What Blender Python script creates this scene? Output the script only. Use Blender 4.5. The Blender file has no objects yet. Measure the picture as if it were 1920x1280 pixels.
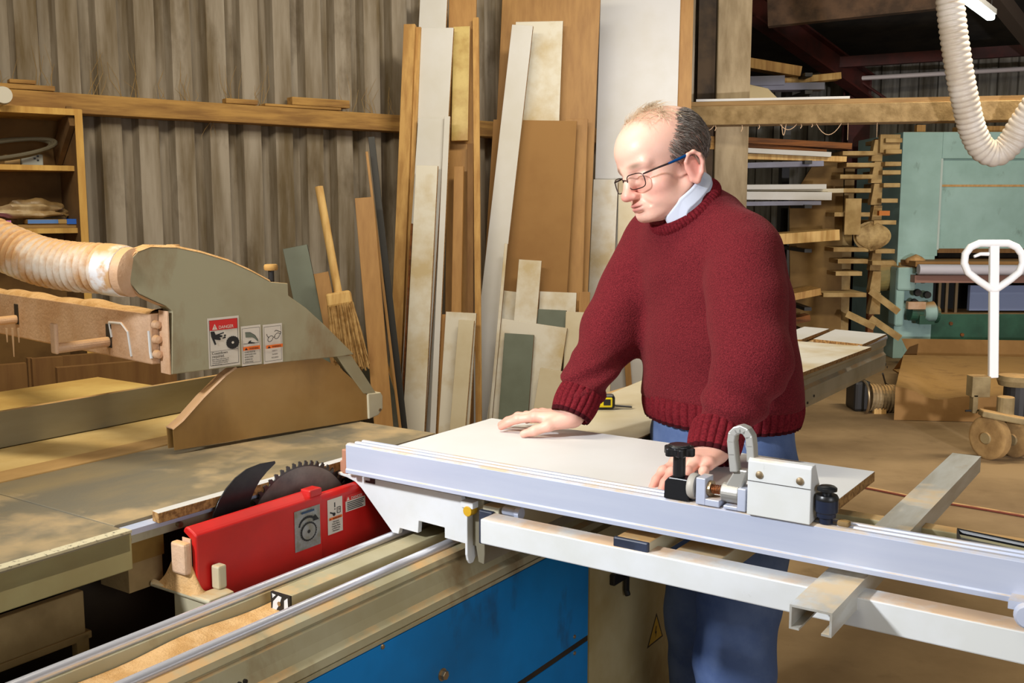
import bpy, bmesh, math, random
import numpy as np
from mathutils import Matrix, Vector
random.seed(7)
SC = bpy.context.scene
COL = SC.collection

# ------------------------------------------------------------------ camera, light, exposure
CAM_H = 1.36
PITCH = math.radians(7.38)
FPX = 1930.0
cam = bpy.data.cameras.new('camera')
cam.sensor_width = 36.0
cam.lens = 36.0 * FPX / 1920.0
cam.clip_start = 0.05
camo = bpy.data.objects.new('camera', cam)
camo.location = (0, 0, CAM_H)
camo.rotation_euler = (math.pi / 2 - PITCH, 0, 0)
COL.objects.link(camo)
SC.camera = camo

SC.view_settings.view_transform = 'Standard'
SC.view_settings.look = 'None'
SC.view_settings.exposure = 0.0
SC.view_settings.gamma = 1.0
SC.view_settings.use_curve_mapping = False

w = bpy.data.worlds.new('world'); SC.world = w
w.use_nodes = True
w.node_tree.nodes['Background'].inputs[0].default_value = (1.0, 0.87, 0.66, 1)
w.node_tree.nodes['Background'].inputs[1].default_value = 0.26


def lamp(name, kind, loc, target, power, color, **kw):
    l = bpy.data.lights.new(name, kind)
    l.energy = power; l.color = color
    for k, v in kw.items():
        setattr(l, k, v)
    o = bpy.data.objects.new(name, l)
    o.location = loc
    o.rotation_euler = (Vector(target) - Vector(loc)).to_track_quat('-Z', 'Y').to_euler()
    COL.objects.link(o)
    return o


# studio flash heads that lit the photograph, an added fill lamp, and the shed's ceiling lamps
lamp('flash_softbox', 'SPOT', (-1.65, 0.5, 2.15), (0.48, 1.72, 1.16), 300, (0.93, 0.96, 1.0),
     spot_size=math.radians(64), spot_blend=0.9, shadow_soft_size=0.09)
lamp('flash_side', 'SPOT', (2.6, 1.5, 0.86), (2.9, 7.5, 1.75), 520, (0.95, 0.94, 1.0),
     spot_size=math.radians(64), spot_blend=0.3, shadow_soft_size=0.07)
lamp('added_fill', 'AREA', (1.3, -0.9, 1.5), (0.0, 1.5, 0.6), 22, (0.93, 0.95, 1.0), shape='RECTANGLE', size=0.9, size_y=0.9)  # soft fill, added to brighten the blue cabinet, fence front and rails
lamp('ceiling_lamp_wall', 'AREA', (-1.0, 1.9, 2.7), (-0.5, 4.3, 0.9), 44, (1.0, 0.90, 0.70), shape='RECTANGLE', size=1.6, size_y=0.25)
lamp('ceiling_lamp_boards', 'AREA', (0.5, 3.6, 3.0), (0.9, 5.2, 0.6), 38, (1.0, 0.93, 0.78), shape='RECTANGLE', size=1.2, size_y=0.25)
lamp('ceiling_lamp_saw', 'AREA', (-0.3, 0.75, 3.0), (-0.7, 1.3, 0), 13, (1.0, 0.9, 0.7), shape='RECTANGLE', size=1.2, size_y=0.25)
lamp('ceiling_lamp_bay', 'AREA', (3.3, 5.6, 2.9), (3.3, 6.6, 0), 74, (1.0, 0.90, 0.72), shape='RECTANGLE', size=1.5, size_y=0.3)

# ------------------------------------------------------------------ frames
def rotz(a): return Matrix.Rotation(a, 4, 'Z')
I4 = Matrix.Identity(4)
SAW = rotz(-math.radians(34.15))       # x: along the crosscut fence, y: along the blade
WALL = rotz(math.radians(35.9))        # x: along the corrugated wall, y: into the wall
GRD = rotz(-math.radians(45))          # the swung overhead guard
YW = 4.615
MW = {}


def ray(px, py):
    x = (px - 960) / FPX; y = -(py - 640) / FPX
    c, s = math.cos(PITCH), math.sin(PITCH)
    return Vector((x, c + y * s, -s + y * c))


def hit(fr, px, py, nrm, off):
    """point (in frame fr) where the sight line of a photo pixel meets the plane nrm . p = off of that frame"""
    inv = fr.inverted()
    o = inv @ Vector((0, 0, CAM_H)); d = inv.to_3x3() @ ray(px, py)
    n = Vector(nrm)
    return o + d * ((off - n.dot(o)) / n.dot(d))
def hx(fr, px, py, v): return hit(fr, px, py, (1, 0, 0), v)
def hy(fr, px, py, v): return hit(fr, px, py, (0, 1, 0), v)
def hz(fr, px, py, v): return hit(fr, px, py, (0, 0, 1), v)

# ------------------------------------------------------------------ mesh builder
class MB:
    def __init__(s):
        s.v = []; s.f = []; s.m = []
    def add(s, vs, fs, mi=0):
        n = len(s.v)
        s.v += [Vector(p) for p in vs]
        for f in fs:
            s.f.append([n + i for i in f]); s.m.append(mi)
        return s
    def box(s, x0, x1, y0, y1, z0, z1, mi=0):
        return s.add([(x, y, z) for z in (z0, z1) for y in (y0, y1) for x in (x0, x1)],
                     [(0, 2, 3, 1), (4, 5, 7, 6), (0, 1, 5, 4), (2, 6, 7, 3), (0, 4, 6, 2), (1, 3, 7, 5)], mi)
    def obox(s, c, ax, half, mi=0):
        c = Vector(c); A = [Vector(a).normalized() * h for a, h in zip(ax, half)]
        vs = [c + A[0] * x + A[1] * y + A[2] * z for z in (-1, 1) for y in (-1, 1) for x in (-1, 1)]
        return s.add(vs, [(0, 2, 3, 1), (4, 5, 7, 6), (0, 1, 5, 4), (2, 6, 7, 3), (0, 4, 6, 2), (1, 3, 7, 5)], mi)
    def bar(s, p0, p1, w, h, up=(0, 0, 1), mi=0):
        p0, p1 = Vector(p0), Vector(p1); d = (p1 - p0)
        x = d.cross(Vector(up)).normalized(); z = x.cross(d).normalized()
        return s.obox((p0 + p1) / 2, (d, x, z), (d.length / 2, w / 2, h / 2), mi)
    def prism(s, poly, axis, lo, hi, mi=0, mside=None):
        n = len(poly)
        def P(a, b, t):
            return {'x': (t, a, b), 'y': (a, t, b), 'z': (a, b, t)}[axis]
        vs = [P(a, b, lo) for a, b in poly] + [P(a, b, hi) for a, b in poly]
        s.add(vs, [list(range(n))[::-1], [n + i for i in range(n)]], mi)
        k = len(s.v) - 2 * n
        for i in range(n):
            j = (i + 1) % n
            s.f.append([k + i, k + j, k + n + j, k + n + i]); s.m.append(mi if mside is None else mside)
        return s
    def tube(s, path, r, seg=12, mi=0, caps=True, closed=False):
        P = [Vector(p) for p in path]; n = len(P)
        R = r if isinstance(r, (list, tuple)) else [r] * n
        up = None; rings = []
        for i in range(n):
            if closed: t = P[(i + 1) % n] - P[i - 1]
            else: t = P[min(i + 1, n - 1)] - P[max(i - 1, 0)]
            t.normalize()
            if up is None:
                up = Vector((0, 0, 1)) if abs(t.z) < .9 else Vector((1, 0, 0))
            x = t.cross(up).normalized(); up = x.cross(t).normalized()
            rings.append([P[i] + (x * math.cos(2 * math.pi * k / seg) + up * math.sin(2 * math.pi * k / seg)) * R[i] for k in range(seg)])
        b = len(s.v)
        for q in rings: s.v += q
        m = n if closed else n - 1
        for i in range(m):
            i2 = (i + 1) % n
            for k in range(seg):
                k2 = (k + 1) % seg
                s.f.append([b + i * seg + k, b + i * seg + k2, b + i2 * seg + k2, b + i2 * seg + k]); s.m.append(mi)
        if caps and not closed:
            s.f.append([b + k for k in range(seg)][::-1]); s.m.append(mi)
            s.f.append([b + (n - 1) * seg + k for k in range(seg)]); s.m.append(mi)
        return s
    def cyl(s, p0, p1, r, seg=24, mi=0, r2=None):
        return s.tube([p0, p1], [r, r if r2 is None else r2], seg, mi)
    def lathe(s, prof, c, ax, seg=32, mi=0):
        c = Vector(c); ax = Vector(ax).normalized()
        x = ax.orthogonal().normalized(); y = ax.cross(x)
        b = len(s.v); n = len(prof)
        for r, h in prof:
            for k in range(seg):
                a = 2 * math.pi * k / seg
                s.v.append(c + ax * h + (x * math.cos(a) + y * math.sin(a)) * max(r, 1e-5))
        for i in range(n - 1):
            for k in range(seg):
                k2 = (k + 1) % seg
                s.f.append([b + i * seg + k, b + i * seg + k2, b + (i + 1) * seg + k2, b + (i + 1) * seg + k]); s.m.append(mi)
        s.f.append([b + k for k in range(seg)][::-1]); s.m.append(mi)
        s.f.append([b + (n - 1) * seg + k for k in range(seg)]); s.m.append(mi)
        return s
    def grid(s, fn, nu, nv, mi=0):
        b = len(s.v)
        for j in range(nv + 1):
            for i in range(nu + 1):
                s.v.append(Vector(fn(i / nu, j / nv)))
        for j in range(nv):
            for i in range(nu):
                q = b + j * (nu + 1) + i
                s.f.append([q, q + 1, q + nu + 2, q + nu + 1]); s.m.append(mi)
        return s
    def build(s, name, mats, parent=None, fr=I4, bevel=0, smooth=False, seg=2, origin=None, recalc=True, ang=38):
        me = bpy.data.meshes.new(name)
        W = [fr @ p for p in s.v]
        if parent is None:
            if origin is None:
                L = s.v
                lo = [min(p[i] for p in L) for i in range(3)]; hi = [max(p[i] for p in L) for i in range(3)]
                origin = Vector(((lo[0] + hi[0]) / 2, (lo[1] + hi[1]) / 2, lo[2]))
            M = fr @ Matrix.Translation(Vector(origin))
        else:
            M = MW[parent.name]
        Mi = M.inverted()
        me.from_pydata([tuple(Mi @ p) for p in W], [], s.f)
        if not isinstance(mats, (list, tuple)): mats = [mats]
        for m in mats: me.materials.append(m)
        me.polygons.foreach_set('material_index', s.m)
        if recalc:
            bm = bmesh.new(); bm.from_mesh(me)
            bmesh.ops.recalc_face_normals(bm, faces=bm.faces[:]); bm.to_mesh(me); bm.free()
        if smooth:
            me.polygons.foreach_set('use_smooth', [True] * len(me.polygons))
            me.set_sharp_from_angle(angle=math.radians(ang))
        me.update()
        o = bpy.data.objects.new(name, me); COL.objects.link(o)
        if parent is not None:
            o.parent = parent
        else:
            o.matrix_world = M
        MW[o.name] = M
        if bevel:
            b = o.modifiers.new('bevel', 'BEVEL'); b.width = bevel; b.segments = seg
            b.limit_method = 'ANGLE'; b.angle_limit = math.radians(40)
        return o


def tag(o, label, cat, group=None, kind=None):
    if label: o['label'] = label
    if cat: o['category'] = cat
    if group: o['group'] = group
    if kind: o['kind'] = kind
    return o


def thing(name, label, cat, origin, fr=I4, group=None):
    o = bpy.data.objects.new(name, None); COL.objects.link(o)
    o.empty_display_size = 0.1
    M = fr @ Matrix.Translation(Vector(origin)); o.matrix_world = M; MW[o.name] = M
    return tag(o, label, cat, group)


def struct(o):
    o['kind'] = 'structure'; return o

# ------------------------------------------------------------------ materials
def C(r, g, b):
    f = lambda u: (u / 255 / 12.92) if u / 255 <= .04045 else ((u / 255 + .055) / 1.055) ** 2.4
    return (f(r), f(g), f(b), 1)


def M(name, col, rough=.5, metal=0., col2=None, scale=6, stretch=(1, 1, 1), lo=.4, hi=.62, detail=5,
      bump=0., bscale=80, bstretch=(1, 1, 1), dust=None, dcol=(190, 150, 95), dscale=9, stain=None, scol=(90, 70, 45), sscale=14, slo=.6,
      spec=.5, alpha=None, coat=0):
    m = bpy.data.materials.new(name); m.use_nodes = True
    nt = m.node_tree; N = nt.nodes; L = nt.links
    bs = N['Principled BSDF']
    bs.inputs['Roughness'].default_value = rough
    bs.inputs['Metallic'].default_value = metal
    bs.inputs['Specular IOR Level'].default_value = spec
    if coat: bs.inputs['Coat Weight'].default_value = coat
    tc = N.new('ShaderNodeTexCoord')
    def noise(sc, st, det=5):
        mp = N.new('ShaderNodeMapping'); mp.inputs['Scale'].default_value = st
        L.new(tc.outputs['Object'], mp.inputs['Vector'])
        n = N.new('ShaderNodeTexNoise'); n.inputs['Scale'].default_value = sc; n.inputs['Detail'].default_value = det
        n.inputs['Roughness'].default_value = .6
        L.new(mp.outputs['Vector'], n.inputs['Vector'])
        return n.outputs['Fac']
    def ramp(src, a, b):
        r = N.new('ShaderNodeMapRange'); r.inputs[1].default_value = a; r.inputs[2].default_value = b
        L.new(src, r.inputs[0]); return r.outputs[0]
    def mixc(fac, a, b):
        x = N.new('ShaderNodeMix'); x.data_type = 'RGBA'
        if isinstance(fac, float): x.inputs[0].default_value = fac
        else: L.new(fac, x.inputs[0])
        for i, c in ((6, a), (7, b)):
            if hasattr(c, 'links'): L.new(c, x.inputs[i])
            else: x.inputs[i].default_value = c
        return x.outputs[2]
    cur = C(*col)
    if col2: cur = mixc(ramp(noise(scale, stretch, detail), lo, hi), cur, C(*col2))
    if stain: 
        f = ramp(noise(sscale, (1, 1, .5), 6), slo, slo + .14)
        mu = N.new('ShaderNodeMath'); mu.operation = 'MULTIPLY'; L.new(f, mu.inputs[0]); mu.inputs[1].default_value = stain
        cur = mixc(mu.outputs[0], cur, C(*scol))
    if dust:
        g = N.new('ShaderNodeNewGeometry'); sx = N.new('ShaderNodeSeparateXYZ'); L.new(g.outputs['Normal'], sx.inputs[0])
        up = ramp(sx.outputs['Z'], .35, .8)
        nz = ramp(noise(dscale, (1, 1, 1), 6), .62 - dust * .5, .72 - dust * .3)
        mu = N.new('ShaderNodeMath'); mu.operation = 'MULTIPLY'; L.new(up, mu.inputs[0]); L.new(nz, mu.inputs[1])
        cur = mixc(mu.outputs[0], cur, C(*dcol))
        rr = N.new('ShaderNodeMapRange'); L.new(mu.outputs[0], rr.inputs[0]); rr.inputs[3].default_value = rough; rr.inputs[4].default_value = .95
        L.new(rr.outputs[0], bs.inputs['Roughness'])
        if metal:
            r2 = N.new('ShaderNodeMapRange'); L.new(mu.outputs[0], r2.inputs[0]); r2.inputs[3].default_value = metal; r2.inputs[4].default_value = 0
            L.new(r2.outputs[0], bs.inputs['Metallic'])
    if hasattr(cur, 'links'): L.new(cur, bs.inputs['Base Color'])
    else: bs.inputs['Base Color'].default_value = cur
    if bump:
        bn = N.new('ShaderNodeBump'); bn.inputs['Strength'].default_value = bump; bn.inputs['Distance'].default_value = .004
        L.new(noise(bscale, bstretch, 6), bn.inputs['Height']); L.new(bn.outputs[0], bs.inputs['Normal'])
    if alpha is not None: bs.inputs['Alpha'].default_value = alpha
    return m


def emis(name, col, power):
    m = bpy.data.materials.new(name); m.use_nodes = True
    b = m.node_tree.nodes['Principled BSDF']
    b.inputs['Emission Color'].default_value = C(*col); b.inputs['Emission Strength'].default_value = power
    return m

DUST = (200, 160, 108)
m_floor = M('concrete_dusty', (156, 128, 88), .9, col2=(126, 100, 64), scale=1.6, lo=.38, hi=.66, bump=.3, bscale=40, stain=.5, scol=(110, 85, 50), sscale=5)
m_wall = M('corrugated_sheet', (160, 149, 134), .85, col2=(104, 88, 62), scale=2.2, stretch=(5, 5, .5), lo=.38, hi=.66, bump=.2, bscale=30, stain=.6, scol=(84, 68, 44), sscale=5, slo=.56)
m_wall_dark = M('corrugated_far', (150, 146, 136), .9, col2=(84, 76, 62), scale=2, stretch=(4, 4, .4), lo=.35, hi=.65)
m_roof = M('roof_sheet', (52, 46, 40), .9, col2=(28, 25, 22), scale=3)
m_purlin = M('purlin_wood', (178, 136, 72), .8, col2=(136, 98, 50), scale=5, stretch=(.6, 6, 6), bump=.35, bscale=40, dust=.75, dcol=(176, 136, 74))
m_pine = M('pine', (194, 152, 88), .7, col2=(166, 122, 64), scale=5, stretch=(6, 6, .4), bump=.1)
m_pine2 = M('pine_pale', (216, 178, 112), .7, col2=(190, 146, 82), scale=5, stretch=(6, 6, .4))
m_oak = M('oak_veneer', (172, 128, 70), .55, col2=(152, 108, 54), scale=5, stretch=(7, 7, .35), lo=.35, hi=.7, detail=8)
m_mdf = M('mdf', (154, 114, 64), .8, col2=(144, 104, 56), scale=3)
m_brown = M('brown_panel', (124, 88, 44), .7, col2=(108, 72, 32), scale=4, stretch=(6, 6, .5))
m_white = M('white_laminate', (206, 204, 202), .45, col2=(198, 194, 186), scale=2)
m_whited = M('white_laminate_dusty', (216, 210, 196), .5, col2=(192, 172, 132), scale=3.2, lo=.45, hi=.62, detail=7)
m_cream = M('cream_laminate', (206, 194, 166), .5, col2=(188, 170, 132), scale=3, lo=.4, hi=.7)
m_edge = M('chipboard_edge', (170, 130, 76), .9, col2=(120, 84, 44), scale=130, lo=.4, hi=.6)
m_greygreen = M('grey_green_sheet', (106, 114, 100), .45, col2=(92, 98, 82), scale=4, lo=.4, hi=.7)
m_steelgrey = M('grey_sheet', (98, 98, 86), .5, col2=(80, 78, 64), scale=4)
m_dark = M('dark_metal', (44, 42, 40), .5, .4)
m_black = M('black_plastic', (22, 23, 26), .35)
m_navy = M('blueblack_cap', (46, 54, 74), .45, col2=(36, 42, 58), scale=20)
m_saw = M('cream_paint', (196, 190, 166), .45, col2=(184, 174, 144), scale=4, dust=.5, stain=.35, scol=(140, 108, 60), sscale=9, slo=.62)
m_sawlo = M('cream_paint_grimy', (178, 172, 144), .5, col2=(160, 150, 116), scale=3, dust=.28, dcol=DUST, stain=.7, scol=(120, 88, 44), sscale=7, slo=.56)
m_whitepaint = M('white_paint', (214, 217, 220), .35, col2=(206, 208, 206), scale=7, stain=.5, scol=(80, 74, 66), sscale=60, slo=.68, dust=.45, dcol=(206, 176, 146))
m_alu = M('anodised_aluminium', (190, 197, 216), .42, .22, col2=(180, 188, 210), scale=3, stretch=(.5, 6, 6), dust=.45, dcol=(196, 176, 150), dscale=14)
m_alud = M('aluminium_dull', (176, 172, 158), .45, .6, col2=(150, 144, 124), scale=3, dust=.5)
m_alub = M('brushed_channel', (214, 214, 208), .38, .55, col2=(196, 192, 180), scale=9, stretch=(4, .6, 4), dust=.2, dcol=(206, 184, 150))
m_cast = M('cast_table', (118, 112, 96), .5, .2, col2=(144, 128, 96), scale=5, stretch=(2, .7, 1), lo=.35, hi=.66, detail=8, dust=.25, dcol=(172, 146, 104), dscale=5, bump=.1, bscale=200)
m_dusttop = M('dusted_board', (206, 180, 122), .9, col2=(186, 154, 92), scale=4, bump=.2, bscale=120)
m_strip = M('dusted_rail', (178, 142, 88), .9, col2=(150, 116, 66), scale=8, stretch=(1, .4, 1), bump=.2, bscale=120)
m_apron = M('apron_paint', (166, 156, 108), .5, col2=(146, 126, 78), scale=4, lo=.35, hi=.7, stain=.5, scol=(170, 118, 66), sscale=5, slo=.6)
m_chip = M('chipped_edge', (196, 184, 150), .7, col2=(90, 80, 66), scale=150, lo=.57, hi=.66)
m_grime = M('grimy_frame', (164, 138, 92), .85, col2=(120, 96, 58), scale=4, dust=.8, dcol=(150, 116, 64), bump=.3, bscale=60)
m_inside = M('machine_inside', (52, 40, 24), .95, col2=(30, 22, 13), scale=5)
m_red = M('red_paint', (196, 26, 22), .42, col2=(176, 22, 18), scale=5, stain=.5, scol=(130, 60, 30), sscale=7, slo=.6)
m_blue = M('blue_paint', (0, 128, 204), .42, col2=(4, 104, 166), scale=2, stain=.75, scol=(34, 48, 62), sscale=7, slo=.58, spec=.4)
m_blade = M('blade_steel', (140, 136, 128), .42, .3, col2=(90, 88, 86), scale=8)
m_tooth = M('carbide', (92, 90, 88), .4, .9)
m_knife = M('riving_steel', (46, 46, 48), .3, .5, col2=(66, 64, 62), scale=3, stretch=(1, 3, 3))
m_chrome = M('chrome', (232, 232, 240), .25, .6)
m_bolt = M('bolt_steel', (170, 150, 120), .35, .8)
m_amber = M('amber_plastic', (205, 160, 30), .3)
m_hood = M('hood_paint', (156, 150, 122), .5, col2=(146, 136, 106), scale=4, dust=.9, dcol=(206, 162, 104), stain=.6, scol=(120, 84, 40), sscale=8, slo=.57)
m_pink = M('dusty_paint', (214, 180, 150), .9, col2=(198, 158, 122), scale=9, dust=.9, dcol=(204, 160, 112), bump=.4, bscale=120)
m_dustpile = M('sawdust', (214, 172, 118), 1., col2=(196, 150, 92), scale=40, bump=.6, bscale=300)
m_hose = M('dusty_hose', (226, 214, 200), .7, col2=(204, 158, 108), scale=14, lo=.4, hi=.58, dust=.95, dcol=(204, 160, 108), bump=.3, bscale=120)
m_hose2 = M('ribbed_hose', (196, 188, 178), .5, col2=(180, 168, 152), scale=6, dust=.3)
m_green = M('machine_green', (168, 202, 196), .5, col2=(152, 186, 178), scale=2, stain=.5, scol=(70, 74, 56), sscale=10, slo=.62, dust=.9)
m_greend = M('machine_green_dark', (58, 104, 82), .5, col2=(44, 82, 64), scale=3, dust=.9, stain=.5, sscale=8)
m_card = M('cardboard', (150, 112, 64), .9, col2=(132, 96, 50), scale=3, dust=.8, dcol=(168, 128, 70))
m_redsteel = M('red_oxide_steel', (84, 30, 24), .7, col2=(56, 22, 18), scale=4)
m_post = M('dusty_post', (164, 146, 116), .9, col2=(122, 104, 76), scale=3, stretch=(2, 2, .5), bump=.3, bscale=60)
m_beam = M('dusty_beam', (156, 130, 88), .95, col2=(122, 98, 60), scale=14, lo=.36, hi=.64, bump=.5, bscale=60, dust=.6)
m_rust = M('dark_timber', (140, 84, 36), .8, col2=(96, 56, 24), scale=5, stretch=(.6, 6, 6))
m_bluegrey = M('bluegrey_board', (136, 138, 158), .6, col2=(120, 120, 136), scale=3)  # blue-grey of some boards on the timber rack
m_truck = M('truck_paint_dusty', (140, 122, 84), .8, col2=(110, 92, 58), scale=6, dust=.8)
m_trucklight = M('truck_handle_paint', (232, 232, 232), .4)
m_rubber = M('dusty_wheel', (160, 128, 80), .9, col2=(132, 102, 60), scale=10)
m_yellow = M('yellow_plastic', (214, 190, 20), .4)
m_paper = M('sticker_white', (205, 196, 182), .6)
m_ink = M('sticker_black', (24, 22, 22), .6)
m_sred = M('sticker_red', (196, 34, 30), .6)
m_sorange = M('sticker_orange', (228, 108, 30), .6)
m_sgrey = M('sticker_silver', (150, 152, 152), .4, .3, col2=(130, 126, 112), scale=60)
m_sblue = M('ink_blue', (34, 60, 90), .6)
m_spring = M('copper_spring', (170, 100, 60), .35, .9)
m_fibre = M('straw_fibre', (150, 122, 76), .9)
m_cob = M('cobweb_dust', (210, 176, 140), .95)
m_bag = M('dusty_plastic_bag', (190, 168, 132), .35, col2=(160, 130, 88), scale=14, bump=.8, bscale=30)
m_sky = M('translucent_blue', (84, 126, 190), .5)
m_pinkp = M('pink_paper', (204, 120, 190), .7)
m_hosered = M('red_hose', (112, 52, 34), .7, dust=.5)

# ------------------------------------------------------------------ the shed: floor, walls, roof
mb = MB()
mb.grid(lambda u, v: (-5 + 13 * u, -1.5 + 15 * v, 0), 2, 2)
struct(mb.build('floor', m_floor, origin=(0, 0, 0)))


def corrugated(name, mat, fr, s0, s1, z0, z1, y, pitch, ridge, slope, depth, phase=0):
    """trapezoidal sheet: ridge faces the room (-y), valley sits back"""
    b = MB(); pts = []
    k = math.floor((s0 - phase) / pitch)
    while k * pitch + phase < s1:
        a = k * pitch + phase
        pts += [(a, y - depth), (a + ridge, y - depth), (a + ridge + slope, y), (a + pitch - slope, y)]
        k += 1
    n = len(pts)
    vs = [(a, d, z0) for a, d in pts] + [(a, d, z1) for a, d in pts]
    b.add(vs, [(i, i + 1, n + i + 1, n + i) for i in range(n - 1)])
    o = b.build(name, mat, fr=fr, recalc=False)
    return struct(o)


s_ref = hy(WALL, 190, 300, YW - .035).x
corrugated('wall_back', m_wall, WALL, -2.2, 4.66, 0, 4.3, YW, (.155), .084, .014, .056, phase=s_ref)
FAR = rotz(-math.radians(26.6))
fp = FAR.inverted() @ Vector((3.77, 11.5, 0))
corrugated('wall_far', m_wall_dark, FAR, fp.x - 4.5, fp.x + 5, 0, 3.4, fp.y, .19, .1, .02, .04)
b = MB(); b.box(5.10, 5.14, YW - .05, YW + 7.5, 0, 4.3)
struct(b.build('wall_side', m_wall_dark, fr=WALL))
b = MB()
b.add([(-6, -1.5, 4.5), (9, -1.5, 4.5), (9, 4.0, 4.1), (-6, 4.0, 4.1), (9, 13, 2.62), (-6, 13, 2.62)], [(0, 1, 2, 3), (3, 2, 4, 5)])
struct(b.build('ceiling', m_roof))
# roof timbers and steel
def P3(px, py, Y):
    d = ray(px, py); t = Y / d.y
    return Vector((d.x * t, Y, CAM_H + d.z * t))
def ibeam(b, p0, p1, w, h, t=.02):
    d = (p1 - p0).normalized(); x = d.cross(Vector((0, 0, 1))).normalized(); z = x.cross(d).normalized()
    c = (p0 + p1) / 2; L = (p1 - p0).length / 2
    b.obox(c, (d, x, z), (L, t / 2, h / 2)); b.obox(c + z * h / 2, (d, x, z), (L, w / 2, t / 2)); b.obox(c - z * h / 2, (d, x, z), (L, w / 2, t / 2))
b = MB(); ibeam(b, P3(1628, 165, 10.6), P3(1330, -48, 8.6), .14, .22)
tag(b.build('steel_rafter', m_redsteel), 'red-brown steel rafter sloping under the dark roof to the far column', 'beam')
b = MB(); c0 = P3(1612, 200, 10.75)
b.box(c0.x - .11, c0.x + .11, c0.y - .01, c0.y + .01, 0, 2.7); b.box(c0.x - .01, c0.x + .01, c0.y, c0.y + .2, 0, 2.7); b.box(c0.x - .11, c0.x + .11, c0.y + .19, c0.y + .21, 0, 2.7)
tag(b.build('steel_column', m_redsteel), 'red-brown steel column standing at the foot of the rafter by the far wall', 'column')
b = MB(); b.bar(P3(1440, 26, 8.2), P3(1790, -12, 7.8), .1, .2)
tag(b.build('roof_timber', M('roof_wood', (92, 68, 48), .9, col2=(60, 44, 30))), 'wide brown roof timber running under the dark sheets, nearest to the hose', 'beam')
b = MB(); b.bar(P3(1560, 118, 10.2), P3(1960, 92, 9.8), .08, .1)
tag(b.build('roof_timber', m_redsteel), 'dark roof purlin just above the pale lit edge at the far wall', 'beam')
b = MB(); b.bar(P3(1850, -30, 7.6), P3(1960, 110, 9.4), .1, .12)
tag(b.build('roof_timber', M('roof_wood_dark', (64, 50, 40), .9)), 'dark roof timber sloping down to the right beside the lamp tube', 'beam')
b = MB(); b.tube([P3(1606, 147, 10.5), P3(1975, 126, 10.2)], .022, 12)
tag(b.build('lit_purlin_edge', M('lit_edge_pale', (216, 206, 206), .4)), 'thin pale tube standing for the flash-lit purlin edge along the far wall top', 'lit_purlin_edge')  # pale tube paints in the edge of a purlin lit by the flash
b = MB(); b.tube([P3(1613, 152, 10.5), P3(1690, 205, 10.5)], .014, 8)
tag(b.build('brace_rod', m_redsteel), 'thin steel brace rod slanting down below the pale lit edge', 'rod')
t = thing('fluorescent_light', 'glowing white tube lamp hanging below the dark roof at top right', 'lamp', P3(1832, 14, 6.9))
b = MB(); A, B_ = P3(1798, -12, 6.5), P3(1858, 33, 7.25)
b.bar(A + Vector((0, 0, .035)), B_ + Vector((0, 0, .035)), .07, .035); b.build('housing', M('lamp_housing', (200, 200, 196), .5), t)
b = MB(); b.bar(A, B_, .055, .04); b.build('tube', emis('lamp_glow', (236, 250, 246), 9), t, bevel=.012)
b = MB()
for q in (A, B_): b.cyl(q + Vector((0, 0, .05)), q + Vector((0, 0, 1.2)), .004, 6)
b.build('hanger', m_dark, t)

# post, dark stanchion and cross beam of the right-hand bay
b = MB(); b.box(1.243, 1.447, 6.4, 6.6, 0, 3.62)
tag(b.build('timber_post', m_post, bevel=.006), 'square dust-coated post rising behind the man in the red jumper', 'post')
b = MB(); b.box(1.13, 1.235, 6.42, 6.435, 0, 3.6); b.box(1.13, 1.235, 6.56, 6.575, 0, 3.6); b.box(1.18, 1.195, 6.435, 6.56, 0, 3.6)
tag(b.build('steel_stanchion', M('stanchion_brown', (74, 58, 40), .9, col2=(48, 38, 28))), 'dark steel stanchion half hidden beside the dusty post', 'column')
BM = rotz(-math.radians(11.9))
q = BM.inverted() @ Vector((1.105, 6.2, 0))
b = MB(); b.box(q.x - .05, q.x + 2.4, q.y, q.y + .16, 1.846, 1.955)
tag(b.build('cross_beam', m_beam, fr=BM, bevel=.004), 'dust-caked cross beam running right from the post', 'beam')
b = MB(); b.box(q.x - .05, q.x + 2.3, q.y + .01, q.y + .12, 1.957, 1.982)
tag(b.build('plank', M('tan_plank', (150, 118, 72), .8, col2=(130, 98, 56), scale=5, stretch=(.5, 6, 6)), fr=BM), 'tan plank lying along the top of the cross beam', 'plank')
b = MB(); b.box(q.x - .02, q.x + .85, q.y + .02, q.y + .11, 1.984, 1.998)
tag(b.build('plank', m_white, fr=BM), 'thin white strip lying on the tan plank over the cross beam', 'plank')
b = MB()
for px, L in ((1322, 14), (1341, 10), (1391, 12), (1423, 8), (1501, 8), (1521, 6)):
    p = BM.inverted() @ P3(px, 240, 6.15); p.y = q.y + .03; p.z = 1.846
    b.tube([p, p + Vector((.004, 0, -.0032 * L * .5)), p + Vector((-.003, 0, -.0032 * L))], .0025, 6)
for px, L in ((1590, 30), (1643, 26)):
    p = BM.inverted() @ P3(px, 240, 6.05); p.y = q.y + .03; p.z = 1.846
    b.tube([p, p + Vector((.001, 0, -.0032 * L))], [.002, .0012], 6)
for x0, x1, dp in ((1530, 1576, 20), (1463, 1494, 10), (1466, 1474, 20), (1316, 1338, 9)):
    p0 = BM.inverted() @ P3(x0, 240, 6.1); p1 = BM.inverted() @ P3(x1, 240, 6.1)
    for p in (p0, p1): p.y = q.y + .03; p.z = 1.846
    b.tube([p0.lerp(p1, i / 8) - Vector((0, 0, .0032 * dp * 4 * (i / 8) * (1 - i / 8))) for i in range(9)], .0022, 6)
o = b.build('cobweb_strands', m_cob, fr=BM); tag(o, 'dusty cobweb strands hanging from the underside of the cross beam', 'cobweb', kind='stuff')

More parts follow.
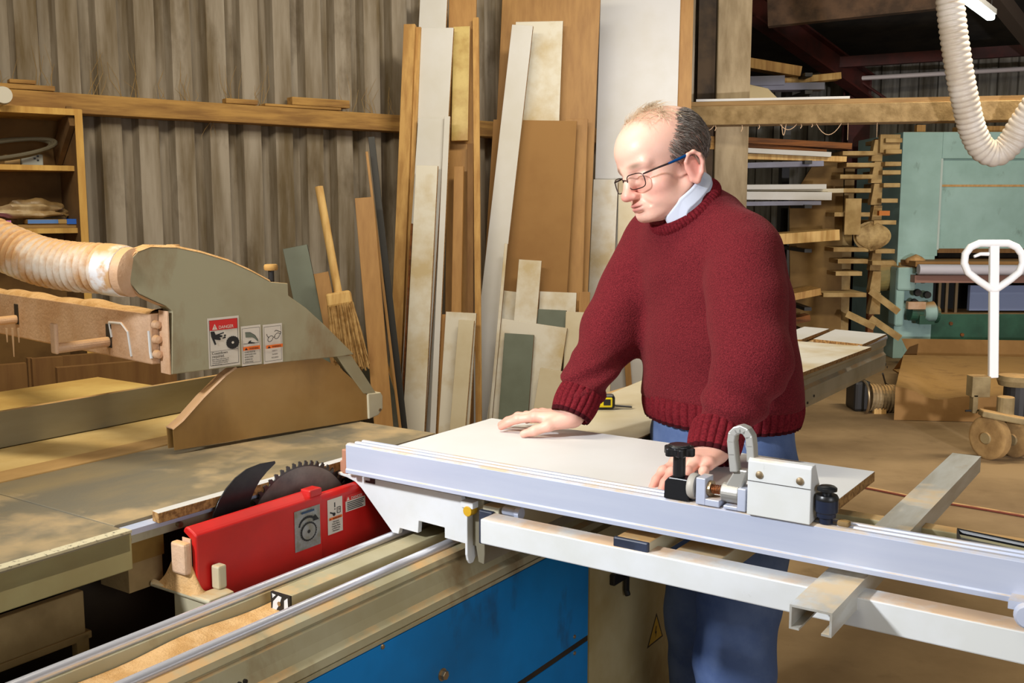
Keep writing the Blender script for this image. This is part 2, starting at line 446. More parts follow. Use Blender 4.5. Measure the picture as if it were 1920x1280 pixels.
# purlin on the corrugated wall
zt = hy(WALL, 0, 166, YW - .14).z; zb = hy(WALL, 155, 213, YW - .14).z
b = MB(); b.box(-2.0, 4.9, YW - .14, YW - .04, zb, zt)
b.v = [Vector((p.x, p.y, p.z - .006 * (p.x - 1))) for p in b.v]
tag(b.build('wall_rail', m_purlin, fr=WALL, bevel=.004), 'long dusty timber rail fixed across the corrugated wall', 'rail')
def on_rail(px0, px1, h, d, mat, name, label, dz=0, y=YW - .13, group='offcuts on the wall rail'):
    a = hy(WALL, px0, 190, y).x; c = hy(WALL, px1, 190, y).x
    b = MB(); z = zt - .006 * ((a + c) / 2 - 1) + .003 + dz
    b.box(a, c, y, y + d, z, z + h)
    return tag(b.build(name, mat, fr=WALL, bevel=.003), label, 'offcut', group)
on_rail(0, 105, .02, .07, m_purlin, 'wood_offcut', 'dusty flat offcut on the wall rail above the shelf unit')
on_rail(424, 484, .022, .05, m_purlin, 'wood_offcut', 'small pale offcut near the middle of the wall rail')
on_rail(497, 640, .012, .085, m_purlin, 'wood_offcut', 'thin lower offcut under the thick one on the wall rail')
on_rail(548, 656, .036, .06, m_purlin, 'wood_offcut', 'thick dusty offcut on top of the thin one on the wall rail', dz=.0135)
on_rail(20, 70, .016, .05, m_purlin, 'wood_offcut', 'small offcut lying on the flat one above the shelf unit', dz=.022)
b = MB()
rnd = random.Random(3)
for px, py in ((10, 165), (75, 140), (90, 150), (170, 145), (182, 135), (235, 140), (250, 130), (300, 170), (345, 172), (360, 165), (430, 175), (440, 168), (480, 172), (487, 165), (660, 190), (690, 195), (706, 188), (735, 195), (395, 228)):
    for k in range(3):
        p = hy(WALL, px + rnd.uniform(-10, 10), py, YW - .09); p.z = zt - .006 * (p.x - 1) + .003 if py < 200 else zb
        L = rnd.uniform(.05, .2) * (1 if py < 200 else -.5)
        dx, cx = rnd.uniform(-.05, .05), rnd.uniform(-.03, .03)
        b.tube([p, p + Vector((dx * .5 + cx, rnd.uniform(0, .03), L * .5)), p + Vector((dx, .02, L))], [.0013, .0010, .0005], 4)
tag(b.build('straw_wisps', m_fibre, fr=WALL), 'wisps of dusty straw caught on the wall rail and corrugated wall', 'straw', kind='stuff')

# ------------------------------------------------------------------ boards leaning on the wall
SL = .16
def brd(yaw, px, Y):
    f = rotz(math.radians(90 - yaw)); return f, (f.inverted() @ P3(px, 390, Y)).y - .06
GRP = {'left': brd(100, 770, 5.28), 'mid': brd(100, 925, 5.58), 'right': brd(100, 1113, 6.0), 'far': brd(86, 540, 4.85)}
WGROUP = 'boards leaning on the corrugated wall'
def lean(name, label, cat, TL, TR, BL, layer, mats, thick=.018, group=WGROUP, floor=True, g='left'):
    WALL, yg = GRP[g]
    A = yg - layer * .032 - SL * 2.4
    cor = [hit(WALL, px, py, (0, 1, -SL), A) for px, py in (TL, TR, BL)]
    k = math.sqrt(1 + SL * SL)
    P = [Vector((c.x, c.z * k)) for c in cor]
    dl = (P[2] - P[0]).normalized(); pr = Vector((-dl.y, dl.x))
    w_ = (P[1] - P[0]).dot(pr)
    if floor:
        L = min(P[0].y / -dl.y, (P[0] + pr * w_).y / -dl.y)
    else:
        L = (P[2] - P[0]).length
    quad = [P[0], P[0] + pr * w_, P[0] + pr * w_ + dl * L, P[0] + dl * L]
    nv = Vector((0, 1, -SL)).normalized()
    f = [Vector((q.x, A + SL * q.y / k, q.y / k)) for q in quad]
    bk = [p + nv * thick for p in f]
    b = MB()
    b.add(f + bk, [(0, 1, 2, 3), (4, 7, 6, 5)], 0)
    n0 = len(b.v) - 8
    for i in range(4):
        j = (i + 1) % 4
        b.f.append([n0 + i, n0 + 4 + i, n0 + 4 + j, n0 + j]); b.m.append(1)
    lo = min(p.z for p in b.v)
    if floor:
        b.v = [p - Vector((0, 0, lo)) if lo < 0 else p for p in b.v]
    return tag(b.build(name, mats, fr=WALL, bevel=.0015), label, cat, group)

WH, WD, CR = [m_white, m_edge], [m_whited, m_edge], [m_cream, m_edge]
OK_, PN, MD = [m_oak, m_oak], [m_pine, m_pine], [m_mdf, m_mdf]
GG = [m_greygreen, m_brown]
lean('board', 'tall oak-veneer sheet behind the white plank, reaching past the top of the picture', 'board', (943, -30), (1127, -34), (928, 300), 1, OK_, g='mid')
lean('board', 'brown fibreboard sheet with a level top edge, behind the white plank', 'board', (925, 225), (1082, 222), (905, 560), 5, MD, g='mid')
lean('board', 'oak-veneer strip sheet close behind the brown fibreboard, right of it', 'board', (1060, 224), (1102, 223), (1050, 540), 3, OK_, g='mid')
lean('board', 'white panel smeared with sawdust, its top corner beside the slanting white plank', 'board', (967, 42), (1056, 33), (953, 400), 3.9, WD, floor=True, g='mid')
lean('plank', 'clean narrow white plank leaning at a slant in front of the brown fibreboard', 'plank', (960, 47), (1000, 44), (897, 600), 8, WH, g='mid')
lean('plank', 'thin brown-edged slat beside the foot of the slanting white plank', 'plank', (946, 457), (952, 457), (917, 780), 10.2, [m_whited, m_brown], thick=.014, g='mid')
lean('board', 'small white upright offcut with a dusty lower half, in front of the brown fibreboard', 'offcut', (973, 487), (1016, 485), (960, 640), 8.2, WD, g='mid')
lean('board', 'low dusty white panel left of the small upright offcut', 'board', (926, 543), (986, 546), (905, 700), 6.5, WD, g='mid')
lean('board', 'low dusty white panel right of the small upright offcut, over the green strip', 'board', (1012, 547), (1081, 552), (1004, 700), 6.5, WD, g='mid')
lean('board', 'short grey-green strip peeping out above the pale panel', 'board', (1007, 580), (1062, 585), (1000, 700), 7.6, GG, g='mid')
lean('board', 'wide pale panel with dust streaks behind the dark grey-green one', 'board', (941, 598), (1064, 613), (912, 790), 9.6, WD, g='mid')
lean('board', 'dark grey-green panel with a brown edge, in front of the wide pale panel', 'board', (946, 625), (1001, 631), (934, 790), 10.6, GG, g='mid')
lean('board', 'pale panel half hidden by the sleeve on the wall side of the man', 'board', (1061, 585), (1150, 595), (1056, 700), 8.8, CR, g='mid')
lean('board', 'low cream panel in front, just behind the white worktop corner', 'board', (1013, 690), (1100, 700), (1000, 770), 11.4, CR, g='mid')
# left group
lean('board', 'very tall white board reaching past the top of the picture at the left stack', 'board', (789, -30), (840, -30), (783, 90), 3.2, WH, g='left')
lean('board', 'tall clean white board with a slanted top in the left stack', 'board', (790, 53), (851, 43), (768, 430), 5.2, WH, g='left')
lean('board', 'white board of middling height on the face of the tall clean one', 'board', (784, 222), (835, 218), (766, 500), 6.4, WH, g='left')
lean('board', 'narrow white strip with a bright edge down the right of the left stack', 'board', (833, 219), (844, 218), (811, 700), 6.9, WH, g='left')
lean('board', 'shortest white board of the left stack, blotched with sawdust', 'board', (780, 311), (821, 307), (755, 800), 7.9, WD, g='left')
lean('plank', 'pine plank with a notched top at the left end of the stack', 'plank', (757, 47), (778, 46), (730, 700), 6.2, PN, thick=.03, g='left')
lean('plank', 'thin pine batten squeezed beside the pine plank of the left stack', 'plank', (780, 52), (789, 50), (754, 700), 5.6, PN, thick=.025, g='left')
lean('plank', 'very thin dark-edged batten between pine plank and dusty white board', 'plank', (770, 420), (774, 420), (752, 760), 7.2, [m_rust, m_rust], thick=.02, g='left')
lean('board', 'tall oak board right of the white boards, its top out of the picture', 'board', (842, -30), (893, -30), (838, 300), 2, OK_, g='left')
lean('plank', 'tall narrow oak batten along the right of the oak board', 'plank', (886, 34), (897, 33), (890, 585), 2.9, PN, g='left')
lean('board', 'pale yellowish dusty panel fixed high before the tall oak board', 'board', (850, 50), (881, 48), (846, 264), 3.4, [M('dusty_pane', (200, 176, 110), .4, col2=(160, 124, 58), scale=5), m_oak], floor=False, g='left')
lean('board', 'short brown board standing before the tall oak board', 'board', (851, 313), (869, 312), (846, 600), 4.2, OK_, g='left')
lean('plank', 'brown batten in the gap before the tall oak board', 'plank', (876, 270), (887, 270), (876, 600), 3.2, [m_brown, m_brown], g='left')
lean('board', 'low wide pale panel with streaky dust between the two stacks', 'board', (836, 585), (893, 591), (822, 805), 7.2, WD, g='left')
lean('board', 'low narrow white panel leaning over the streaky pale one', 'board', (860, 600), (889, 602), (843, 805), 8.4, CR, g='left')
lean('plank', 'oak strip at the foot of the left stack, by the low streaky panel', 'plank', (826, 590), (842, 592), (815, 805), 6.3, OK_, g='left')
# far left group
lean('plank', 'oak plank leaning to the right beside the dark metal bar', 'plank', (665, 373), (700, 370), (693, 700), 6.2, OK_, thick=.022, g='far')
lean('metal_bar', 'long dark metal bar leaning against the corrugated wall', 'bar', (690, 258), (702, 256), (733, 640), 2.2, [m_dark, m_dark], thick=.02, g='far')
lean('plank', 'thin oak lath leaning along the dark metal bar', 'plank', (685, 285), (690, 285), (728, 640), 4.0, [m_oak, m_oak], thick=.012, g='far')
lean('board', 'small oak offcut leaning before the grey-green sheet', 'offcut', (588, 515), (616, 514), (612, 640), 4.2, OK_, g='far')
lean('board', 'grey-green sheet leaning at the left, behind the oak offcut', 'board', (530, 468), (577, 465), (566, 640), 2.4, [m_greygreen, m_dark], g='far')
lean('board', 'dark grey sheet topped by a bare wood edge, beside the saw guard foot', 'board', (662, 664), (714, 650), (700, 790), 8.2, [m_steelgrey, m_oak], thick=.03, g='left')
# behind the man
lean('board', 'large clean white sheet behind the head of the man, reaching past the top', 'board', (1127, -30), (1277, -36), (1113, 420), 2, WH, thick=.022, g='right')
lean('board', 'tall oak board edge right of the large white sheet', 'board', (1274, -30), (1301, -30), (1268, 250), 1.2, OK_, thick=.03, g='right')
lean('board', 'dusty white board left of the head of the man, on the large sheet', 'board', (1113, 337), (1159, 336), (1103, 560), 3.4, WD, g='right')
lean('board', 'dusty white board directly behind the chin of the man', 'board', (1160, 337), (1214, 336), (1156, 560), 3.4, CR, g='right')
lean('board', 'low white panel seen between the arm and body of the man', 'board', (1140, 560), (1290, 566), (1135, 700), 6.8, WH, g='right')
lean('plank', 'narrow brown batten seen between the arm and body of the man', 'plank', (1165, 600), (1176, 600), (1172, 700), 8.6, OK_, thick=.02, g='right')
lean('plank', 'oak strip standing at the foot of the tall oak-veneer sheet', 'plank', (1086, 548), (1106, 548), (1082, 700), 5.9, OK_, g='mid')

# broom
t = thing('broom', 'dusty broom leaning head down on the corrugated wall', 'broom', (2.2, YW - .4, 0), WALL)
BF, yg = GRP['far']; A = yg - 7.2 * .032 - SL * 2.4
WALL_ = WALL; WALL = BF
h0, h1 = hit(WALL, 598, 350, (0, 1, -SL), A), hit(WALL, 634, 548, (0, 1, -SL), A)
b = MB(); b.tube([h0, h0.lerp(h1, .5), h1 + (h1 - h0) * .05], .0175, 14); b.build('handle', m_pine2, t, WALL, smooth=True)
d = (h1 - h0).normalized(); u = Vector((1, 0, 0)); u = (u - d * u.dot(d)).normalized(); nn = d.cross(u)
b = MB(); b.obox(h1 + d * .03, (u, d, nn), (.052, .03, .035)); b.build('head_block', m_pine2, t, WALL, bevel=.01)
b = MB()
rnd = random.Random(5)
for i in range(420):
    a, c = rnd.uniform(-.052, .052), rnd.uniform(-.033, .033)
    p = h1 + d * .05 + u * a + nn * c
    e = p + d * rnd.uniform(.2, .3) + u * (a * .25 + rnd.uniform(-.01, .01)) + nn * rnd.uniform(-.02, .02)
    b.tube([p, p.lerp(e, .5) + u * rnd.uniform(-.006, .006), e], .0032, 4)
b.build('bristles', M('bristle', (186, 150, 96), .95, col2=(150, 112, 62), scale=30), t, WALL)

WALL = WALL_
# ------------------------------------------------------------------ shelf unit on the wall, left
ys = YW - .36
t = thing('wall_shelf_unit', 'open wooden shelf unit on the corrugated wall at far left, full of clutter', 'shelf', (.8, ys, 1.0), WALL)
TR_ = hy(WALL, 152, 206, ys); top = TR_.z; R = TR_.x; Lx = R - 1.0
zbot = .72
m_shelf = M('shelf_ply', (206, 164, 86), .75, col2=(184, 138, 66), scale=5, stretch=(4, 4, .6)); m_shelfi = M('shelf_ply_dark', (124, 92, 50), .9, col2=(96, 68, 34), scale=4, stain=.4)  # second ply is darker and blotched, for sides, back and brace
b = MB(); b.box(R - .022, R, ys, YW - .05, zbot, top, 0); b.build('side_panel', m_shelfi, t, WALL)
b = MB(); b.box(R - .026, R + .002, ys - .006, ys, zbot, top, 0); b.build('edge_strip', m_shelf, t, WALL)
b = MB(); b.box(Lx, R, ys - .005, YW - .05, top - .022, top + .002); b.build('top_panel', m_shelf, t, WALL)
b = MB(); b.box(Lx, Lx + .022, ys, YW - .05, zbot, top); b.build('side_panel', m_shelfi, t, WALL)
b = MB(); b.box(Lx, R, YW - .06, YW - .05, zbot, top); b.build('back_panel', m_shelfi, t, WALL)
ysh = ys + .06
zs = [hy(WALL, 60, 309, ysh).z, hy(WALL, 60, 428, ysh).z]
for z in zs:
    b = MB(); b.box(Lx + .022, R - .022, ysh, YW - .06, z - .02, z); b.build('shelf_board', m_shelf, t, WALL)
b = MB()
p0, p1 = hy(WALL, 104, 292, YW - .08), hy(WALL, 146, 218, ys + .03)
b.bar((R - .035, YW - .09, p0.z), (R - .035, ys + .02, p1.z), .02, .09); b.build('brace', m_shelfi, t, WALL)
z0, z1 = zs
yy = ysh + .05
c = hy(WALL, 35, 300, yy)
b = MB()
for k in range(3):
    b.tube([Vector((c.x - .03 + (.16 + .008 * k) * math.cos(a), yy + .06 + .05 * math.sin(a) - .01 * k, z0 + .05 + .045 * math.sin(a + .6 + k * .1) + .012)) for a in [i * 2 * math.pi / 28 for i in range(28)]], .008, 8, closed=True)
tag(b.build('cable_coil', M('dusty_cable', (96, 88, 70), .7), fr=WALL, smooth=True), 'loosely coiled dusty black cable on the upper shelf of the shelf unit', 'cable')
t2 = thing('socket_box', 'grey mains socket box inside the cable coil on the upper shelf', 'socket', (c.x, yy + .05, z0), WALL)
a0, a1 = hy(WALL, 45, 300, yy).x, hy(WALL, 86, 300, yy).x
b = MB(); b.box(a0, a1, yy + .045, yy + .12, z0 + .001, z0 + .045); b.build('box', M('socket_plastic', (170, 176, 172), .5), t2, WALL, bevel=.004)
b = MB(); b.box(a0 - .06, a0 - .002, yy + .05, yy + .12, z0 + .001, z0 + .04); b.build('plug', M('plug_tan', (170, 140, 92), .7), t2, WALL, bevel=.006)
b = MB()
for i, (dx, dz) in enumerate(((.55, .025), (.7, .018), (.7, .034))):
    b.box(a0 + (a1 - a0) * dx, a0 + (a1 - a0) * dx + .008, yy + .0435, yy + .046, z0 + dz, z0 + dz + .007)
b.build('pin_hole', m_black, t2, WALL)
def bag(name, label, px0, px1, h, mat, yo, seed, lift=0):
    a, e = hy(WALL, px0, 380, yy).x, hy(WALL, px1, 380, yy).x
    r = random.Random(seed); ph = [r.uniform(0, 6) for _ in range(8)]
    b = MB()
    def fn(u, v):
        th = u * 2 * math.pi; f = v * math.pi
        rr = 1 + .13 * math.sin(3 * th + ph[0]) * math.sin(f) + .1 * math.sin(5 * th + ph[1] + 3 * v) + .08 * math.sin(9 * f + ph[2])
        x = (a + e) / 2 + (e - a) / 2 * rr * math.cos(f) 
        return (x, yy + yo + .055 * rr * math.sin(f) * math.cos(th), z1 + lift + h / 2 + h / 2 * max(-.98, rr * math.sin(f) * math.sin(th)))
    b.grid(fn, 32, 20)
    return tag(b.build(name, mat, fr=WALL, smooth=True), label, 'bag')
for i, (a_, bb_, hh, mm, lab) in enumerate(((0, 70, .012, M('folder_tan', (150, 116, 66), .8), 'flat tan folder at the bottom of the pile on the lower shelf'),)):
    x0, x1 = hy(WALL, 30, 400, yy).x, hy(WALL, 138, 400, yy).x
    b = MB(); b.box(x0, x1, yy - .03, yy + .16, z1 + .001, z1 + .014); tag(b.build('folder', mm, fr=WALL), lab, 'folder')
x0, x1 = hy(WALL, 48, 400, yy).x, hy(WALL, 138, 400, yy).x
t3 = thing('paper_sleeve', 'long sleeve with blue bands on top of the tan folder', 'packet', (x0, yy, z1 + .015), WALL)
b = MB(); b.box(x0, x1, yy - .035, yy + .1, z1 + .0155, z1 + .034); b.build('sleeve', M('sleeve_tan', (176, 142, 84), .7), t3, WALL, bevel=.004)
b = MB(); b.box(x0 - .001, x0 + (x1 - x0) * .62, yy - .037, yy - .034, z1 + .018, z1 + .033); b.build('blue_band', m_sky, t3, WALL)
b = MB(); b.box(x1 - .035, x1 + .001, yy - .037, yy + .102, z1 + .015, z1 + .035); b.build('blue_cap', M('strong_blue', (40, 100, 200), .5), t3, WALL)
x0, x1 = hy(WALL, -30, 400, yy).x, hy(WALL, 18, 400, yy).x
b = MB(); b.box(x0, x1, yy - .02, yy + .1, z1 + .016, z1 + .03); tag(b.build('paper_packet', m_pinkp, fr=WALL), 'small pink paper packet at the left end of the lower shelf', 'packet')
bag('plastic_bag', 'clear dusty plastic bag lying on the sleeve on the lower shelf', -10, 118, .06, m_bag, .03, 4, .036)
bag('plastic_bag', 'brownish crumpled plastic bag behind the clear one on the lower shelf', 15, 135, .11, M('brown_bag', (150, 122, 80), .4, col2=(110, 84, 48), scale=12, bump=.8, bscale=30), .10, 9, .0)
b = MB(); p = hy(WALL, 2, 180, ys - .02)
b.lathe([(.001, -.03), (.03, -.03), (.034, 0), (.03, .03), (.001, .03)], (p.x, p.y - .02, p.z), (0, 1, 0))
tag(b.build('junction_box', M('white_knob', (200, 194, 180), .5), fr=WALL, smooth=True), 'round white fitting on the end of the wall rail at the left picture edge', 'fitting')

# brown panels standing behind the rip fence
for i, (x0, x1, yt, a_, lab) in enumerate(((-40, 50, 688, 3.45, 'brown panel standing at the left picture edge behind the saw table'),
                                           (52, 62, 672, 3.55, 'narrow strip put in for the dark gap between two brown panels behind the saw table'),  # added strip, stands where there is only a dark gap
                                           (60, 118, 673, 3.4, 'tall brown panel behind the saw table, second from the left'),
                                           (107, 300, 690, 3.3, 'wide brown panel behind the saw table, right of the tall one'),
                                           (118, 330, 668, 3.62, 'wide brown panel at the back of the group behind the saw table'))):
    p0, p1 = hy(WALL, x0, yt, a_), hy(WALL, x1, yt, a_)
    b = MB(); b.box(p0.x, p1.x, a_, a_ + .03, 0, p0.z)
    tag(b.build('board', m_brown, fr=WALL), lab, 'board', 'brown panels behind the saw table')

# ------------------------------------------------------------------ panel saw (saw frame: a along fence, b along blade)
def text(parent, fr, s, size, origin, xa, ya, mat, name='lettering', align='LEFT', sx=1.0):
    cu = bpy.data.curves.new('t', 'FONT'); cu.body = s; cu.size = size; cu.align_x = align; cu.extrude = .0001; cu.space_line = 1.0
    o = bpy.data.objects.new('t', cu); COL.objects.link(o)
    dg = bpy.context.evaluated_depsgraph_get(); dg.update()
    me0 = bpy.data.meshes.new_from_object(o.evaluated_get(dg))
    bpy.data.objects.remove(o); 
    b = MB(); xa, ya = Vector(xa).normalized(), Vector(ya).normalized(); n = xa.cross(ya)
    b.add([Vector(origin) + xa * (v.co.x * sx) + ya * v.co.y + n * v.co.z for v in me0.vertices], [tuple(p.vertices) for p in me0.polygons])
    return b.build(name, mat, parent, fr, recalc=False)


class Sticker:
    """flat label with its own x/y axes, printed shapes raised by a hair"""
    def __init__(s, parent, fr, tl, xa, ya, w, h, mats, name='warning_sticker', label=None):
        s.o = Vector(tl); s.x = Vector(xa).normalized(); s.y = Vector(ya).normalized(); s.n = s.x.cross(s.y)
        s.w, s.h, s.fr, s.p = w, h, fr, parent
        s.b = MB(); s.mats = mats; s.k = 0
        s.rect(0, 0, 1, 1, 0); s.name = name; s.label = label; s.texts = []
    def pt(s, u, v, dz): return s.o + s.x * (u * s.w) - s.y * (v * s.h) + s.n * (.0006 + dz)
    def poly(s, pts, mi):
        s.k += 1; dz = .00012 * s.k
        s.b.add([s.pt(u, v, dz) for u, v in pts], [list(range(len(pts)))[::-1]], mi)
    def rect(s, u, v, w, h, mi): s.poly([(u, v), (u + w, v), (u + w, v + h), (u, v + h)], mi)
    def disc(s, u, v, r, mi, n=24, asp=1.0, teeth=0):
        s.poly([(u + r * (1 + (.08 if teeth and i % 2 else 0)) * math.cos(2 * math.pi * i / n), v + r * asp * (1 + (.08 if teeth and i % 2 else 0)) * math.sin(2 * math.pi * i / n)) for i in range(n)], mi)
    def line(s, pts, t, mi):
        for (a, b_), (c, d) in zip(pts[:-1], pts[1:]):
            dx, dy = (c - a) * s.w, (d - b_) * s.h; L = math.hypot(dx, dy) or 1
            nx, ny = -dy / L * t / s.w / 2, dx / L * t / s.h / 2
            s.poly([(a + nx, b_ + ny), (c + nx, d + ny), (c - nx, d - ny), (a - nx, b_ - ny)], mi)
    def frame(s, m, t, mi):
        s.line([(m, m), (1 - m, m), (1 - m, 1 - m), (m, 1 - m), (m, m)], t, mi)
    def txt(s, st, size, u, v, mat, align='LEFT', sx=1.0): s.texts.append((st, size, u, v, mat, align, sx))
    def done(s):
        o = s.b.build(s.name, s.mats, s.p, s.fr, recalc=False)
        if s.label: o['label'] = s.label
        for st, size, u, v, mat, al, sx in s.texts:
            text(o, s.fr, st, size, s.pt(u, v, .004 if False else .00012 * (s.k + 4)), s.x, s.y, mat, align=al, sx=sx)
        return o


saw = thing('panel_saw', 'sliding panel saw with dusty cast table, red blade cover and blue cabinet, filling the foreground', 'saw', (-1.3, 1.3, 0), SAW)
S = SAW
# cast table, wood-dusted strips, front extension
b = MB(); b.box(-1.665, -1.30, .88, 1.635, .868, .90); b.build('table', m_cast, saw, S, bevel=.002)
b = MB(); b.box(-1.665, -1.259, .30, .878, .868, .90)
b.build('extension_table', m_cast, saw, S, bevel=.002)
b = MB(); b.box(-1.80, -1.262, .70, .876, .8998, .9012); b.v = [p if i % 1 == 0 else p for i, p in enumerate(b.v)]
b = MB(); b.box(-1.275, -1.259, .28, .880, .842, .8965); b.box(-1.665, -1.275, .868, .880, .842, .8675); b.build('apron', m_apron, saw, S, bevel=.002)
b = MB(); b.box(-1.2765, -1.2585, .28, .8803, .8968, .9005); b.build('chipped_edge', m_chip, saw, S)
b = MB(); b.box(-1.735, -1.667, .30, 1.635, .870, .902); b.build('dusted_rail', m_strip, saw, S, bevel=.003)
b = MB(); b.box(-1.905, -1.737, .30, 1.64, .868, .9005); b.build('side_board', m_dusttop, saw, S, bevel=.002)
b = MB(); b.box(-2.52, -1.905, .30, 1.68, .868, .8985); b.box(-2.52, -1.905, 1.66, 1.68, .84, .8975); b.build('outer_table', M('outer_table_dusted', (206, 176, 104), .9, col2=(184, 148, 78), scale=3, bump=.2, bscale=120), saw, S, bevel=.002)
b = MB(); b.box(-1.665, -1.3, 1.62, 1.637, .85, .8985); b.build('table_lip', m_dusttop, saw, S)
# aluminium strip with bolts and the brown plate under it
b = MB(); b.box(-1.30, -1.276, .882, 1.60, .886, .8945); b.build('edge_strip', m_alu, saw, S)
b = MB(); b.box(-1.3, -1.292, .882, 1.60, .868, .886); b.build('edge_bracket', m_sawlo, saw, S)
for bb in (.893, .985):
    b = MB(); b.cyl((-1.292, bb, .877), (-1.284, bb, .877), .0045, 10); b.build('bolt', m_bolt, saw, S)
b = MB(); b.box(-1.302, -1.292, .884, .958, .837, .868); b.build('cover_plate', M('brown_plate', (150, 118, 52), .6, col2=(120, 90, 34), scale=5, stain=.4), saw, S)
# body below: dark inside, grimy frames
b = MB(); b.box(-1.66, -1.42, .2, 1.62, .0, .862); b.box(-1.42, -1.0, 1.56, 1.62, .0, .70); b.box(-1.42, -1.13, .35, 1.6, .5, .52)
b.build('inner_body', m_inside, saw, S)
b = MB(); b.box(-1.345, -1.33, .2, .845, .742, .806); b.box(-1.36, -1.33, .2, .855, .730, .742); b.box(-1.345, -1.33, .83, .85, .60, .74)
b.box(-1.345, -1.33, .2, .84, .56, .70)
b.build('base_frame', m_grime, saw, S, bevel=.002)
b = MB(); b.box(-1.40, -1.36, .2, .9, .806, .842); b.box(-1.37, -1.30, .90, .96, .79, .835); b.build('table_bracket', m_grime, saw, S)
# cast bracket with sawdust in front of the red cover
b = MB()
b.prism([(-1.293, .932), (-1.158, .931), (-1.158, .978), (-1.193, .984), (-1.196, .945), (-1.285, .944), (-1.31, .946)], 'z', .792, .80)
b.box(-1.195, -1.178, .966, .982, .80, .836); b.box(-1.245, -1.175, .936, .944, .70, .792)
b.build('cast_bracket', m_saw, saw, S, bevel=.003)
b = MB(); cc = Vector((-1.250, .944, 0))
def heap(u, v):
    a = -.5 + u; c = -.5 + v
    rr = max(0, 1 - (2 * a) ** 2) * max(0, 1 - (2 * c) ** 2)
    return (cc.x + a * .10 + .012, cc.y + c * .026 - .0, .798 + .044 * rr * (.6 + .5 * math.sin(5 * a + 1) + .35 * math.cos(7 * c)))
b.grid(heap, 24, 24); b.build('sawdust_heap', m_dustpile, saw, S, smooth=True)
b = MB(); b.box(-1.240, -1.208, .930, .944, .826, .874); b.build('wood_block', m_pink, saw, S, bevel=.004)
# red blade cover: bevelled ridge, step, lower far part
ra = -1.2
b = MB(); b.prism([(ra, .70), (ra, .884), (ra - .006, .888), (ra - .02, .895), (ra - .026, .893), (ra - .03, .886), (ra - .012, .876), (ra - .008, .70)], 'y', .946, 1.204)
b.prism([(ra - .008, .70), (ra - .008, .874), (ra - .012, .881), (ra - .022, .883), (ra - .03, .876), (ra - .014, .868), (ra - .016, .70)], 'y', 1.204, 1.62)
b.box(ra - .024, ra - .001, 1.178, 1.206, .885, .8985)
b.build('blade_cover', m_red, saw, S, bevel=.0025)
b = MB(); b.box(ra - .03, ra - .012, .9445, .9462, .74, .878); b.build('cover_edge', m_pink, saw, S)
# stickers on the red cover
def redsticker(tl, w, h, mats, label, a=ra, name='warning_sticker'):
    p = hx(S, *tl, a + .0002)
    return Sticker(saw, S, p, (0, 1, 0), (0, 0, 1), w, h, mats, name, label)
q0, q1, q2 = hx(S, 551, 960, ra), hx(S, 599, 944, ra), hx(S, 554, 1036, ra)
st = redsticker((551, 960), q1.y - q0.y, q0.z - q2.z, [m_sgrey, m_ink, m_sblue], 'silver rotation-arrow plate')
st.line([(.18 + .32 * (1 - math.cos(t)), .42 - .2 * math.sin(t)) for t in [i * math.pi / 12 * 11 / 12 for i in range(11)]], .004, 1)
st.poly([(.78, .2), (.94, .36), (.70, .36)], 1)
st.disc(.52, .58, .3, 1, 48, .75, 1); st.disc(.52, .58, .26, 0, 36, .75); st.disc(.52, .58, .06, 1, 16, .75)
st.rect(.25, .06, .5, .05, 2); st.done()
q0, q1, q2 = hx(S, 613, 938, ra - .008), hx(S, 641, 929, ra - .008), hx(S, 616, 1003, ra - .008)
st = redsticker((613, 938), q1.y - q0.y, q0.z - q2.z, [m_paper, m_ink, m_sorange], 'white sticker with exclamation mark', ra - .008)
W_ = q1.y - q0.y
st.rect(.45, .12, .07, .14, 1); st.disc(.485, .31, .04, 1, 12, .5)
st.line([(.15, .37), (.4, .43)], .0025, 1); st.disc(.42, .45, .1, 1, 16, .5)
st.line([(.62, .28), (.85, .28), (.85, .44), (.62, .44), (.62, .28)], .0012, 1); st.line([(.7, .33), (.78, .33), (.72, .39)], .0012, 1)
st.rect(.06, .52, .88, .075, 2); st.poly([(.1, .585), (.2, .585), (.15, .53)], 1)
st.txt('WARNING', .0042, .28, .583, m_ink)
for i, s_ in enumerate(('Disconnect', 'Power Before', 'Changing Blades', 'or Performing', 'Maintenance')): st.txt(s_, .0036, .5, .67 + i * .065, m_ink, 'CENTER', .9)
st.done()
q0, q1, q2 = hx(S, 647, 930, ra - .008), hx(S, 684, 915, ra - .008), hx(S, 648, 960, ra - .008)
st = redsticker((647, 930), q1.y - q0.y, q0.z - q2.z, [m_paper, m_ink, m_sred], 'small text sticker half in shadow', ra - .008)
st.rect(.0, .0, 1, .34, 2); st.poly([(.06, .3), (.2, .3), (.13, .08)], 0); st.txt('DANGER', .007, .26, .29, m_paper)
for i in range(5): st.rect(.07, .42 + i * .11, (.86, .8, .84, .74, .8)[i], .055, 1)
st.done()
